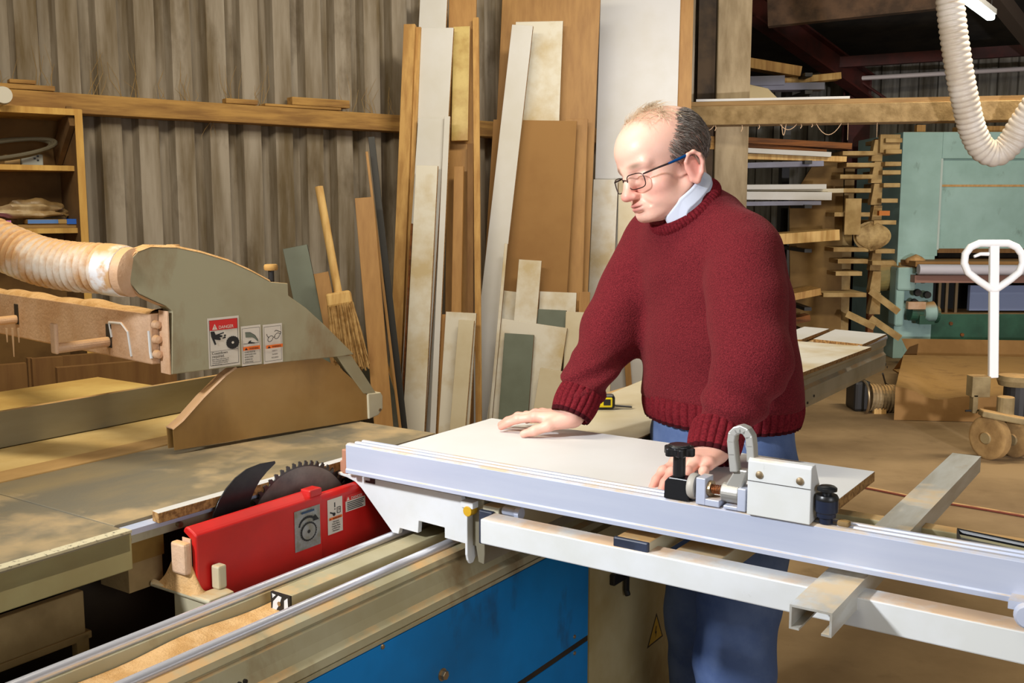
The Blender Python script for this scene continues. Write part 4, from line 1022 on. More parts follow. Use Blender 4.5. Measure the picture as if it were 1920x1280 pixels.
for i in range(3):
    c0 = hy(G, 12 + 11 * i, 615, ya - .1); b.tube([c0, c0 - Vector((0, 0, .03 + .03 * (i % 2)))], [.0025, .001], 5)
b.build('dust_strand', m_cob, gd, G)
for pts in ([(205, 604), (228, 606), (240, 622), (247, 668)], [(205, 604), (210, 632)], [(279, 620), (282, 660), (284, 672)]):
    b = MB(); b.tube([hy(G, x, y, ya - .0004) for x, y in pts], .0028, 6); b.build('bare_streak', m_whitepaint, gd, G)
for py in (612, 640, 668):
    c0 = hy(G, 296, py, ya - .002); b = MB(); b.lathe([(.001, 0), (.009, 0), (.007, .012), (.001, .014)], (xe + .002, ya + .01, c0.z), (1, 0, 0), 12); b.build('fixing_nut', m_pink, gd, G, smooth=True)
# hose
def catmull(P, n):
    out = []
    for i in range(len(P) - 1):
        p0, p1, p2, p3 = P[max(i - 1, 0)], P[i], P[i + 1], P[min(i + 2, len(P) - 1)]
        for k in range(n):
            t = k / n
            out.append(.5 * ((2 * p1) + (p2 - p0) * t + (2 * p0 - 5 * p1 + 4 * p2 - p3) * t * t + (3 * p1 - p0 - 3 * p2 + p3) * t ** 3))
    return out + [P[-1]]
def ribbed(path, r0, pitch, amp, seg=28):
    """resample path and ripple the radius"""
    d = [0]
    for a_, b_ in zip(path[:-1], path[1:]): d.append(d[-1] + (b_ - a_).length)
    L = d[-1]; n = int(L / (pitch / 8)); P = []; R = []
    j = 0
    for i in range(n + 1):
        s = L * i / n
        while j < len(d) - 2 and d[j + 1] < s: j += 1
        t = (s - d[j]) / max(1e-9, d[j + 1] - d[j])
        P.append(path[j].lerp(path[j + 1], t)); R.append(r0 + amp * abs(math.sin(math.pi * s / pitch)) ** .7)
    return P, R
yh = .845
hp = [P3(x, y, d_) for x, y, d_ in ((229, 508, 1.865), (190, 503, 1.88), (140, 500, 1.9), (80, 490, 1.92), (25, 470, 1.94), (-40, 440, 1.95), (-140, 390, 1.96))]
hp = [G.inverted() @ q for q in hp]
P_, R_ = ribbed(catmull(hp, 12), .041, .0150, .0058)
b = MB(); b.tube(P_, R_, 32); b.build('hose', m_hose, gd, G, smooth=True, ang=80)
b = MB(); ax = (hp[1] - hp[0]).normalized()
b.lathe([(.040, -.012), (.046, -.010), (.0475, 0), (.0475, .030), (.0455, .034), (.040, .036)], hp[0] + ax * .002, ax, 36)
b.build('hose_cuff', M('white_cuff', (236, 234, 236), .45, col2=(204, 160, 112), scale=16, lo=.5, hi=.6, dust=.6), gd, G, smooth=True)
b = MB(); b.lathe([(.030, -.03), (.0445, -.022), (.0445, .0), (.040, .004)], hp[0] - ax * .004, ax, 36); b.build('spigot', m_pink, gd, G, smooth=True)
# warning stickers on the hood
def hst(tl, tr, bl, mats, label):
    A_, B_, D_ = (hx(G, *q, gf + .0002) for q in (tl, tr, bl))
    return Sticker(gd, G, A_, (B_ - A_), (0, 0, 1), (B_ - A_).length, A_.z - D_.z, mats, 'warning_sticker', label)
MT = [m_paper, m_ink, m_sred, m_sorange, m_greygreen]
s_ = hst((388, 597), (447, 591), (385, 692), MT, 'red-headed DANGER sticker')
s_.frame(.05, .0008, 1)
s_.rect(.06, .05, .88, .2, 2); s_.poly([(.14, .235), (.30, .235), (.22, .12)], 0); s_.rect(.212, .16, .016, .035, 2); s_.rect(.212, .205, .016, .014, 2)
s_.poly([(.08, .27), (.2, .27), (.24, .34), (.5, .3), (.5, .325), (.36, .345), (.46, .37), (.43, .395), (.36, .4), (.4, .43), (.38, .455), (.2, .43), (.25, .53), (.2, .54), (.1, .37)], 1)
s_.disc(.53, .37, .035, 1, 10, .5); s_.disc(.52, .41, .04, 1, 10, .45); s_.disc(.47, .42, .03, 1, 10, .4)
s_.disc(.77, .53, .2, 1, 40, .62, 1); s_.disc(.77, .53, .04, 0, 14, .62)
s_.rect(.06, .665, .88, .006, 1)
s_.txt('DANGER', .0085, .33, .225, m_paper, 'LEFT', .92)
s_.txt('Coastdown', .0072, .09, .73, m_ink); s_.txt('required.', .0072, .09, .795, m_ink)
for i, q in enumerate(('Blade rotates after power off.', 'Wait until blade stops before', 'removing guard or reaching', 'into the saw area.')): s_.txt(q, .0031, .09, .84 + i * .036, m_ink, 'LEFT', .95)
s_.done()
s_ = hst((451, 612), (488, 608), (449, 687), MT, 'orange-band sticker with guard drawing')
s_.frame(.06, .0006, 1)
s_.poly([(.2, .16), (.45, .17), (.68, .25), (.8, .34), (.88, .42), (.82, .42), (.66, .33), (.55, .3), (.22, .29)], 4)
s_.line([(.2, .16), (.45, .17), (.68, .25), (.84, .38)], .0008, 1)
s_.poly([(.3, .45), (.38, .39), (.5, .37), (.46, .41), (.68, .44), (.66, .46)], 1)
s_.rect(.1, .44, .2, .012, 1); s_.rect(.66, .445, .22, .012, 1)
s_.rect(.07, .52, .86, .095, 3); s_.poly([(.13, .605), (.3, .605), (.215, .545)], 1); s_.txt('WARNING', .0052, .36, .598, m_ink, 'LEFT', .85)
for i, q in enumerate(('GUARD MUST BE', 'OVER BLADE AND', 'RIVING KNIFE', 'DURING ALL', 'OPERATIONS')): s_.txt(q, .0038, .12, .675 + i * .062, m_ink, 'LEFT', .82)
s_.done()
s_ = hst((492, 609), (528, 605), (490, 683), MT, 'orange-band sticker with safety glasses drawing')
s_.frame(.06, .0006, 1)
for cx_, cy_ in ((.36, .37), (.68, .31)):
    s_.line([(cx_ + .14 * math.cos(t) , cy_ + .07 * math.sin(t) - .02 * math.cos(t)) for t in [i * math.pi / 10 for i in range(21)]], .0011, 1)
s_.line([(.48, .34), (.56, .32)], .0012, 1); s_.line([(.24, .34), (.14, .28), (.12, .23)], .0012, 1); s_.line([(.82, .27), (.86, .22), (.6, .16), (.52, .19)], .0012, 1)
s_.rect(.07, .52, .86, .085, 3); s_.poly([(.13, .597), (.3, .597), (.215, .542)], 1); s_.txt('WARNING', .0052, .36, .59, m_ink, 'LEFT', .82)
for i, q in enumerate(('SAFETY', 'GLASSES', 'REQUIRED')): s_.txt(q, .0040, .5, .695 + i * .085, m_ink, 'CENTER', .85)
s_.done()

# ------------------------------------------------------------------ right bay: timber rack, stick rack, sander
def bx(b, px0, px1, py0, py1, Y, d, mi=0):
    p, q = P3(px0, 390, Y), P3(px1, 390, Y); p.z = P3(px0, py0, Y).z; q.z = P3(px1, py1, Y).z; b.box(min(p.x, q.x), max(p.x, q.x), Y, Y + d, min(p.z, q.z), max(p.z, q.z), mi)
    return b
rk = thing('timber_rack', 'dark steel cantilever rack holding boards behind the post', 'rack', P3(1440, 700, 8.9) * Vector((1, 1, 0)) if False else (P3(1440, 600, 9.3).x, 9.3, 0))
for x0, x1 in ((1464, 1478), (1300, 1320)):
    b = MB(); bx(b, x0, x1, 128, 640, 9.35, .12); p = P3(x0, 300, 9.35); b.v = [Vector((v.x, v.y, 0 if v.z < 1 else v.z)) for v in b.v]
    b.build('upright', m_dark, rk)
ARMS = [(158, .20), (188, .2), (308, .2), (384, .2), (460, .2), (560, .2), (602, .2)]
for py, _ in ARMS:
    for x0 in (1462, 1306):
        p = P3(x0, py, 9.35); b = MB(); b.box(p.x, p.x + .06, 8.55, 9.36, p.z - .03, p.z - .001); b.build('rack_arm', m_dark, rk)
def rboard(x_end, yl, yr, h, mats, Y, label, xl=1405, d=.16, name='board', yaw=0.0):
    """a board on the rack: right end at x_end, top edge from yl (at xl) to yr"""
    p0, p1 = P3(xl, yl, Y), P3(x_end, yr, Y + yaw)
    dd = (p1 - p0); L = dd.length; p0 = p0 - dd.normalized() * 1.2
    th = h * Y / FPX
    b = MB(); b.bar(p0 - Vector((0, 0, th / 2)), p1 - Vector((0, 0, th / 2)), d, th)
    b.v = [v + Vector((0, d / 2, 0)) for v in b.v]
    return tag(b.build(name, mats, bevel=.002), label, 'board', 'boards on the timber rack')
rboard(1503, 107, 124, 18, m_pine, 8.65, 'long pine beam on the top level of the timber rack', xl=1402)
rboard(1578, 146, 135, 12, m_pine2, 8.75, 'pinkish pale batten sticking out furthest on the top of the timber rack', xl=1470)
rboard(1472, 143, 141, 17, m_bluegrey, 8.6, 'blue-grey board under the pine beam at the top of the timber rack', xl=1402)
rboard(1547, 155, 154, 13, m_bluegrey, 8.62, 'blue-grey batten just below the pinkish one on the timber rack', xl=1455)
rboard(1598, 257, 268, 11, m_rust, 8.7, 'dark brown timber on top of the middle pile of the timber rack', xl=1402)
rboard(1550, 268, 280, 9, m_rust, 8.75, 'second dark brown timber directly under the top one of the rack', xl=1402)
rboard(1559, 277, 285, 9, m_white, 8.6, 'bright cream board below the dark brown timbers on the rack', xl=1402)
rboard(1588, 288, 293, 10, m_pine2, 8.66, 'tan timber with a rounded end below the cream board on the rack', xl=1402)
rboard(1545, 303, 301, 10, m_bluegrey, 8.62, 'blue-grey board at the bottom of the middle pile on the rack', xl=1470)
rboard(1550, 346, 345, 9, m_white, 8.6, 'white board topping the lower pile on the timber rack', xl=1402)
rboard(1582, 356, 353, 8, m_cream, 8.7, 'cream board sticking out furthest of the lower pile on the rack', xl=1402)
rboard(1560, 359, 360, 15, m_white, 8.58, 'thick white board in the lower pile on the timber rack', xl=1402)
rboard(1540, 377, 376, 8, m_bluegrey, 8.6, 'blue-grey strip beneath the lower white pile on the rack', xl=1465)
rboard(1575, 440, 430, 20, m_pine2, 8.5, 'broad pale board behind the shoulder of the man on the rack', xl=1440, d=.35)
rboard(1540, 552, 540, 13, m_pine, 8.6, 'wide pine board at the height of the back of the man', xl=1480, d=.3)
rboard(1520, 598, 590, 12, m_rust, 8.7, 'brown timber at the lowest visible level of the rack', xl=1480)
b = MB(); p0, p1, p2 = P3(1404, 158, 8.5), P3(1440, 166, 8.5), P3(1460, 186, 8.5)
b.prism([(P3(1400, 155, 8.5).x - .3, p0.z + .02), (p0.x, p0.z), (p1.x, p1.z), (p2.x, p2.z), (P3(1402, 186, 8.5).x - .3, p2.z)], 'y', 8.5, 8.53)
tag(b.build('carton_flap', M('cream_carton', (222, 200, 150), .7)), 'cream carton corner poking out above the cross beam beside the post', 'carton')
# leaning brown sheet beside the rack
b = MB(); sp = [P3(x, y, 9.0) for x, y in ((1484, 640), (1480, 380), (1530, 300), (1582, 300), (1577, 640))]
b.prism([(p.x, p.z if p.z > .4 else 0) for p in sp], 'y', 9.0, 9.02)
tag(b.build('sheet', M('brown_sheet', (140, 110, 62), .85, col2=(104, 76, 38), scale=1.5)), 'big brown sheet standing upright between timber rack and stick rack', 'sheet')
# stick rack: stepped uprights with bars
sr = thing('stick_rack', 'dusty drying rack of stacked horizontal sticks beside the green machine', 'rack', (P3(1640, 500, 8.9).x, 8.9, 0))
m_stick = M('dusty_sticks', (182, 154, 104), .9, col2=(146, 116, 70), scale=6, dust=.9, dcol=(200, 170, 112))
for i in range(8):
    y0 = 262 + i * 41; b = MB()
    xx = 1641 - i * .6
    b.prism([(P3(xx, y0, 8.85).x, P3(xx, y0, 8.85).z), (P3(xx + 15, y0, 8.85).x, P3(xx, y0, 8.85).z), (P3(xx + 13, y0 + 40, 8.85).x, P3(xx, y0 + 40, 8.85).z), (P3(xx - 7, y0 + 40, 8.85).x, P3(xx, y0 + 40, 8.85).z), (P3(xx - 7, y0 + 36, 8.85).x, P3(xx, y0 + 36, 8.85).z)], 'y', 8.85, 8.93)
    b.build('stepped_block', m_stick, sr)
b = MB(); bx(b, 1637, 1648, 260, 690, 8.94, .06); b.v = [Vector((v.x, v.y, max(0, v.z) if v.z > .3 else 0)) for v in b.v]; b.build('post', m_rust, sr)
b = MB(); bx(b, 1582, 1600, 310, 690, 9.1, .06); b.v = [Vector((v.x, v.y, max(0, v.z) if v.z > .3 else 0)) for v in b.v]; b.build('post', m_stick, sr)
for x0, x1, y in ((1576, 1638, 286), (1584, 1638, 308), (1573, 1634, 330), (1580, 1632, 356), (1565, 1632, 401), (1566, 1632, 467), (1575, 1632, 489), (1572, 1622, 512), (1550, 1632, 552),
                  (1655, 1686, 262), (1656, 1686, 283), (1656, 1686, 306), (1652, 1686, 322), (1655, 1686, 346), (1652, 1683, 375), (1640, 1682, 416), (1645, 1682, 470), (1640, 1682, 492)):
    b = MB(); bx(b, x0, x1, y - 3, y + 5, 8.75, .5); b.build('stick', m_stick, sr, bevel=.003)
b = MB(); bx(b, 1645, 1682, 252, 286, 8.8, .05); b.build('top_board', m_stick, sr)
for name, lab, a_, c_ in (('timber_offcut', 'short timber slanting down to the right at the foot of the stick rack', (1588, 588), (1640, 613)),
                          ('timber_offcut', 'long timber slanting down behind the green cover of the machine', (1632, 545), (1685, 585)),
                          ('timber_offcut', 'timber slanting down to the base of the green machine', (1632, 596), (1688, 634))):
    b = MB(); b.bar(P3(*a_, 8.7), P3(*c_, 8.6), .06, .05); tag(b.build(name, m_stick), lab, 'offcut')
b = MB(); bx(b, 1598, 1648, 420, 462, 8.8, .12)
b2 = MB()
rnd = random.Random(8); ph = [rnd.uniform(0, 6) for _ in range(6)]
c_ = P3(1625, 442, 8.9)
b2.grid(lambda u, v: (c_.x + .14 * (1 + .2 * math.sin(7 * u * 6.28 + ph[0])) * math.sin(math.pi * v) * math.cos(2 * math.pi * u), c_.y - .12 + .09 * math.sin(math.pi * v) * math.sin(2 * math.pi * u), c_.z + .11 * (1 + .15 * math.sin(5 * u * 6.28)) * math.cos(math.pi * v)), 24, 14)
tag(b2.build('sawdust_bag', M('pale_bag', (186, 158, 106), .7, col2=(140, 112, 70), scale=10)), 'pale crumpled bag stuffed between the sticks of the rack', 'bag')
b = MB(); bx(b, 1585, 1615, 372, 440, 8.7, .02); tag(b.build('panel_offcut', m_stick), 'tan panel offcut upright among the sticks of the rack', 'offcut')
b = MB(); bx(b, 1649, 1669, 395, 404, 8.7, .05); tag(b.build('orange_block', M('orange_wood', (190, 110, 40), .7)), 'small orange wood block on the stick rack', 'block')

sd = thing('wide_belt_sander', 'big pale green wide-belt sanding machine at the right', 'machine', (P3(1810, 690, 9.4).x, 9.6, 0))
Ys = 9.3
zbase = 0.0
b = MB(); bx(b, 1687, 1762, 247, 480, Ys, 1.2); b.build('left_column', m_green, sd, bevel=.006)
b = MB(); bx(b, 1687, 1758, 466, 690, Ys + .001, 1.19); b.v = [Vector((v.x, v.y, 0 if v.z < .2 else v.z)) for v in b.v]; b.build('lower_column', m_green, sd, bevel=.006)
b = MB(); bx(b, 1762, 2150, 247, 297, Ys, 1.2); bx(b, 1762, 2150, 297, 468, Ys + .06, 1.1); b.build('upper_body', m_green, sd, bevel=.004)
b = MB(); bx(b, 1760, 1764, 297, 468, Ys - .004, .006); b.build('door_trim', M('pale_trim', (190, 206, 200), .4), sd)
b = MB(); bx(b, 1763, 2150, 346, 350, Ys + .05, .012); b.build('door_ledge', m_dustpile, sd)
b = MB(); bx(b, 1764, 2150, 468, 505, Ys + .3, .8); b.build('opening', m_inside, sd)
b = MB(); bx(b, 1762, 2150, 466, 474, Ys + .03, .1); b.build('dusty_lip', m_brown, sd)
b = MB(); bx(b, 1722, 2150, 490, 500, Ys - .35, .9); b.build('conveyor_bed', m_mdf, sd)
p0 = P3(1722, 505, Ys - .4); b = MB(); b.cyl((p0.x, p0.y, p0.z), (p0.x + 2, p0.y - .05, p0.z - .01), .045, 20); b.build('feed_roller', M('lilac_roller', (206, 204, 216), .5), sd, smooth=True)
b = MB(); bx(b, 1722, 2150, 516, 530, Ys - .33, .1); b.build('bed_rail', M('pink_rail', (160, 120, 106), .7), sd)
b = MB(); bx(b, 1726, 2150, 530, 600, Ys + .5, .5); b.build('underframe', m_dark, sd)
b = MB(); bx(b, 1828, 2150, 535, 582, Ys + .1, .05); b.build('side_panel', M('bluewhite_panel', (150, 166, 206), .5), sd)
for x in (1738, 1768, 1782, 1800):
    b = MB(); bx(b, x, x + 5, 528, 590, Ys + .12, .03); b.build('leg_screw', m_bolt, sd)
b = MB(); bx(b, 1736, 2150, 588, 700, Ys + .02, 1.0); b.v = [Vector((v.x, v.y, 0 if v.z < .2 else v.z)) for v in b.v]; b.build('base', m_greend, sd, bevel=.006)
b = MB(); bx(b, 1690, 1725, 500, 545, Ys - .22, .2); bx(b, 1688, 1705, 503, 612, Ys - .2, .18); b.build('drive_cover', m_green, sd, bevel=.02)
b = MB(); p = P3(1716, 489, Ys - .15); b.grid(lambda u, v: (p.x + .085 * math.sin(math.pi * v) * math.cos(6.283 * u), p.y + .1 * math.sin(math.pi * v) * math.sin(6.283 * u), p.z + (.05 + .01 * math.sin(11 * u)) * math.cos(math.pi * v)), 20, 12); b.build('dust_mound', m_dustpile, sd, smooth=True)
for i, (x, y) in enumerate(((1707, 530), (1718, 548), (1728, 524), (1736, 552), (1712, 566))):
    p = P3(x, y, Ys - .12); b = MB(); b.lathe([(.001, 0), (.03, 0), (.034, .02), (.03, .05), (.001, .05)], p, (0, -1, 0), 14); b.build('gear', m_dark, sd)
b = MB(); p = P3(1705, 585, Ys - .14); q = P3(1758, 590, Ys - .14); b.cyl(p, q, .075, 20); b.box(p.x + .06, q.x - .06, p.y - .09, p.y, p.z - .10, p.z - .02); b.box(p.x + .05, p.x + .16, p.y - .085, p.y - .02, p.z + .03, p.z + .08)
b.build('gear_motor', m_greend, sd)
b = MB(); p = P3(1742, 584, Ys - .2); b.lathe([(.001, -.05), (.06, -.05), (.085, -.02), (.09, .04), (.06, .06), (.001, .06)], p, (1, 0, .1), 20); b.build('motor_cap', m_green, sd, smooth=True)
b = MB(); bx(b, 1712, 1746, 566, 580, Ys - .25, .06); b.build('terminal_box', m_pink, sd, bevel=.004)
b = MB(); p = P3(1640, 518, Ys + .1); q = P3(1676, 515, Ys + .1); b.cyl(p, q, .14, 28); b.build('belt_motor', M('motor_tan', (160, 142, 84), .7, col2=(120, 118, 82), scale=3, dust=.9), sd, bevel=.012)
b = MB(); b.cyl(q, q + Vector((.05, 0, 0)), .155, 28); b.build('motor_flange', m_grime, sd)
for x, y in ((1782, 606), (1803, 627)):
    p = P3(x, y, Ys + .02); b = MB(); b.cyl(p, p - Vector((0, .02, 0)), .016, 12); b.build('bolt', m_rust, sd)
b = MB(); bx(b, 1795, 2100, 236, 247, Ys + .2, .2); bx(b, 1712, 1728, 234, 247, Ys + .1, .06); b.build('top_frame', m_pine, sd)

# hanging flexible hose at right
hp = [P3(1776, -60, 5.6), P3(1781, 0, 5.6), P3(1789, 70, 5.6), P3(1800, 140, 5.62), P3(1812, 200, 5.66), P3(1824, 245, 5.7), P3(1842, 278, 5.72), P3(1868, 288, 5.72), P3(1893, 270, 5.7), P3(1915, 235, 5.66), P3(1945, 190, 5.6)]
P_, R_ = ribbed(catmull(hp, 14), .064, .030, .008)
b = MB(); b.tube(P_, R_, 28)
tag(b.build('dust_hose', m_hose2, smooth=True, ang=80), 'pale ribbed extraction hose hanging from the roof in a loop at right', 'hose')

# ------------------------------------------------------------------ floor clutter at right
def atfloor(px, py): return hz(I4, px, py, 0)
cb = thing('cardboard_box', 'flattened cardboard box with a sagging top on the floor by the pallet truck', 'box', atfloor(1760, 785))
f0, f1 = atfloor(1676, 788), atfloor(1900, 793)
k0_, k1_ = atfloor(1692, 706), atfloor(1990, 712)
def sag(u, v):
    p = f0.lerp(f1, u).lerp(k0_.lerp(k1_, u), v)
    h = .20 - .07 * math.exp(-((u - .32) / .2) ** 2) * (1 - v) + .03 * math.sin(5 * u + 1) * (1 - v)
    return (p.x, p.y, h - .02 * v)
b = MB(); b.grid(sag, 30, 12); b.build('top_flap', m_card, cb)
b = MB(); b.grid(lambda u, v: Vector(sag(u, 0)) * 1.0 if v == 1 else Vector((sag(u, 0)[0], sag(u, 0)[1], .003 + (sag(u, 0)[2] - .003) * v)), 30, 4); b.build('front_side', m_card, cb)
b = MB(); b.grid(lambda u, v: Vector((sag(0, u)[0], sag(0, u)[1], .003 + (sag(0, u)[2] - .003) * v)), 10, 4); b.build('end_side', m_card, cb)
cb = thing('cardboard_sheet', 'folded-up cardboard sheet in shadow in front of the green machine', 'cardboard', atfloor(1790, 700))
g0, g1 = atfloor(1716, 689), atfloor(1960, 694)
b = MB(); b.grid(lambda u, v: (g0.x + (g1.x - g0.x) * u - .1 * v * (1 - u), g0.y + (g1.y - g0.y) * u + .08 * v, .002 + .24 * v), 8, 6); b.build('upright_flap', m_card, cb)
q = [atfloor(1716, 690), atfloor(1674, 694), P3(1705, 650, 8.35)]
b = MB(); b.add([q[0], q[1], q[2] + Vector((0, 0, 0)), P3(1722, 644, 8.36)], [(0, 1, 2, 3)]); b.build('side_flap', m_card, cb)
b = MB(); q = [atfloor(*p) for p in ((1674, 694), (1716, 690), (1960, 695), (1990, 708), (1690, 704))]
b.prism([(p.x, p.y) for p in q], 'z', .0, .012); b.build('floor_flap', m_card, cb)
# motor on the floor with carrying ring and cable
mo = thing('electric_motor', 'dusty ribbed electric motor lying on the floor below the sliding table end', 'motor', atfloor(1645, 775))
p = atfloor(1640, 772); Ym = p.y; m0 = P3(1628, 745, Ym); m1 = P3(1690, 748, Ym)
b = MB(); R_ = []; P_ = []
for i in range(41):
    P_.append(m0.lerp(m1, i / 40)); R_.append(.088 + (.008 if i % 4 < 2 else 0))
b.tube(P_, R_, 24); b.build('casing', M('motor_grey', (150, 128, 92), .6, col2=(90, 74, 52), scale=12, dust=.8), mo)
b = MB(); b.tube([m0 + Vector((-.03, .11 * math.cos(a), .11 * math.sin(a))) for a in [i * 2 * math.pi / 24 for i in range(24)]], .009, 8, closed=True); b.build('ring', m_bolt, mo, smooth=True)
b = MB(); b.box(m0.x + .02, m0.x + .1, Ym - .07, Ym + .07, 0, m0.z - .06); b.build('foot', m_pine2, mo)
b = MB(); q = P3(1617, 740, Ym); b.box(q.x - .05, q.x + .06, Ym, Ym + .2, 0, q.z + .09); b.build('terminal_case', m_dark, mo, bevel=.02)
b = MB(); b.tube([P3(1655, 700, Ym - .1), P3(1660, 718, Ym), P3(1672, 728, Ym + .05), P3(1668, 735, Ym + .05)], .006, 8); b.build('cable', m_dark, mo, smooth=True)
# pallet truck
pt = thing('pallet_truck', 'dusty hand pallet truck with a bright white loop handle at the right edge', 'truck', atfloor(1865, 855))
Yp = 5.55
lp = [P3(x, y, Yp) for x, y in ((1863, 456), (1836, 456), (1820, 463), (1810, 476), (1808, 493), (1815, 510), (1832, 524), (1860, 543), (1866, 543), (1894, 524), (1911, 510), (1918, 493), (1916, 476), (1906, 463), (1890, 456))]
b = MB(); b.tube(lp, .020, 16, closed=True); b.build('handle_loop', m_trucklight, pt, smooth=True)
b = MB(); u_, v_ = P3(1864, 452, Yp), P3(1862, 708, Yp); b.bar(u_, v_, .05, .03, up=(0, 1, 0)); b.build('shaft', m_trucklight, pt, bevel=.006)
b = MB(); b.tube([P3(1854, 476, Yp), P3(1838, 476, Yp), P3(1826, 481, Yp)], [.011, .010, .008], 10); b.build('lever', m_trucklight, pt, smooth=True)
b = MB(); bx(b, 1843, 1878, 706, 745, Yp - .02, .08); bx(b, 1846, 1856, 740, 775, Yp - .02, .05); b.build('shaft_bracket', m_truck, pt, bevel=.004)
b = MB(); p = P3(1905, 712, Yp + .12); b.lathe([(.001, -.03), (.09, -.03), (.1, 0), (.09, .025), (.001, .03)], p, (0, 0, 1), 24); b.build('pump_cap', m_truck, pt, smooth=True)
b = MB(); p = P3(1905, 790, Yp + .12); b.cyl(p, (p.x, p.y, P3(1905, 716, Yp).z), .075, 20); b.build('pump_body', m_dark, pt)
b = MB(); p = P3(1884, 780, Yp - .02); b.cyl(p, (p.x, p.y, P3(1884, 742, Yp).z), .045, 18); b.build('cylinder', m_truck, pt, bevel=.006)
b = MB(); b.bar(P3(1838, 773, Yp - .06), P3(1935, 792, Yp - .1), .09, .035); b.build('axle_beam', m_truck, pt, bevel=.008)
b = MB(); b.tube([P3(1810, 770, Yp), P3(1850, 769, Yp)], .006, 8); b.build('pedal', m_dark, pt)
for x, y, yy_ in ((1856, 820, Yp - .05), (1905, 823, Yp + .0)):
    p = P3(x, y, yy_); r = p.z
    b = MB(); a_ = Vector((.9, .43, 0)); c = Vector((p.x, p.y, r))
    b.lathe([(.02, -.032), (r * .82, -.032), (r - .008, -.03), (r, -.022), (r, .022), (r - .008, .03), (r * .82, .032), (.02, .032)], c, a_, 36); wh = b.build('wheel', m_rubber, pt, smooth=True)
    b = MB(); b.lathe([(.001, -.04), (.03, -.04), (.035, -.03), (.035, .03), (.03, .04), (.001, .04)], c, a_, 20); b.build('hub', m_truck, wh, smooth=True)
b = MB(); p = atfloor(1960, 850); b.box(p.x, p.x + .8, p.y - .1, p.y + .06, .1, .16); b.box(p.x, p.x + .8, p.y + .3, p.y + .46, .1, .16); b.build('fork', m_truck, pt)
# red hose across the floor
hpts = [atfloor(*q) for q in ((1560, 905), (1610, 914), (1670, 926), (1730, 938), (1790, 948), (1850, 958), (1930, 972), (2000, 985))]
b = MB(); b.tube([Vector((p.x, p.y, .008)) for p in catmull(hpts, 8)], .007, 10)
tag(b.build('air_hose', m_hosered, smooth=True), 'dusty red hose lying across the floor at right', 'hose')

# ------------------------------------------------------------------ the man: clay-style distance fields turned into meshes
def surfnet(fn, lo, hi, h):
    lo = np.array(lo, float); hi = np.array(hi, float)
    n = np.maximum(2, np.ceil((hi - lo) / h).astype(int)) + 1
    ax = [lo[i] + h * np.arange(n[i]) for i in range(3)]
    X, Y, Z = np.meshgrid(*ax, indexing='ij')
    V = fn(np.stack([X, Y, Z], -1).astype(np.float32))
    ins = V < 0
    nx, ny, nz = [k - 1 for k in n]
    acc = np.zeros((nx, ny, nz, 3), np.float32); cnt = np.zeros((nx, ny, nz), np.float32)
    base = np.stack(np.meshgrid(np.arange(nx), np.arange(ny), np.arange(nz), indexing='ij'), -1).astype(np.float32)
    def sl(o): return tuple(slice(o[i], o[i] + (nx, ny, nz)[i]) for i in range(3))
    corners = [(i, j, k) for i in (0, 1) for j in (0, 1) for k in (0, 1)]
    for a in corners:
        for d in range(3):
            if a[d]: continue
            b = list(a); b[d] = 1; b = tuple(b)
            va, vb = V[sl(a)], V[sl(b)]
            m = (va < 0) != (vb < 0)
            t = np.where(m, va / np.where(np.abs(va - vb) < 1e-12, 1e-12, va - vb), 0)
            p = np.zeros_like(acc); p += np.array(a, np.float32); p[..., d] += t
            acc += np.where(m[..., None], p, 0); cnt += m
    act = cnt > 0
    idx = -np.ones((nx, ny, nz), np.int64); idx[act] = np.arange(act.sum())
    vs = (base[act] + acc[act] / cnt[act][:, None]) * h + lo
    F = []
    for d in range(3):
        e1, e2 = [(1, 2), (2, 0), (0, 1)][d]
        s0 = [slice(None)] * 3; s1 = [slice(None)] * 3
        s0[d] = slice(0, -1); s1[d] = slice(1, None)
        A, B_ = ins[tuple(s0)], ins[tuple(s1)]
        ch_ = A != B_
        I = np.argwhere(ch_)
        ok = (I[:, e1] > 0) & (I[:, e2] > 0) & (I[:, 0] < n[0]) & (I[:, e1] < (nx, ny, nz)[e1]) & (I[:, e2] < (nx, ny, nz)[e2])
        I = I[ok]; fl = A[tuple(I.T)]
        def g(o1, o2):
            J = I.copy(); J[:, e1] -= o1; J[:, e2] -= o2
            return idx[tuple(J.T)]
        q = np.stack([g(1, 1), g(0, 1), g(0, 0), g(1, 0)], 1)
        q[~fl] = q[~fl][:, ::-1]
        F.append(q)
    return vs, np.concatenate(F)


def nrm(v): v = np.array(v, float); return v / np.linalg.norm(v)
def smin(a, b, k):
    h = np.clip(.5 + .5 * (b - a) / k, 0, 1)
    return b + (a - b) * h - k * h * (1 - h)
def smax(a, b, k): return -smin(-a, -b, k)
def ell(P, c, r, R=None):
    q = P - np.array(c, np.float32)
    if R is not None: q = q @ np.array(R, np.float32).T
    r = np.array(r, np.float32)
    k0 = np.sqrt(((q / r) ** 2).sum(-1)); k1 = np.sqrt(((q / r ** 2) ** 2).sum(-1))
    return k0 * (k0 - 1) / np.maximum(k1, 1e-9)
def rc(P, a, b, r1, r2):
    a, b = np.array(a, np.float32), np.array(b, np.float32); d = b - a
    t = np.clip(((P - a) @ d) / (d @ d), 0, 1)
    return np.sqrt(((P - a - t[..., None] * d) ** 2).sum(-1)) - (r1 + (r2 - r1) * t)
def chain(P, pts, rs, k=.01):
    o = None
    for i in range(len(pts) - 1):
        s_ = rc(P, pts[i], pts[i + 1], rs[i], rs[i + 1]); o = s_ if o is None else smin(o, s_, k)
    return o


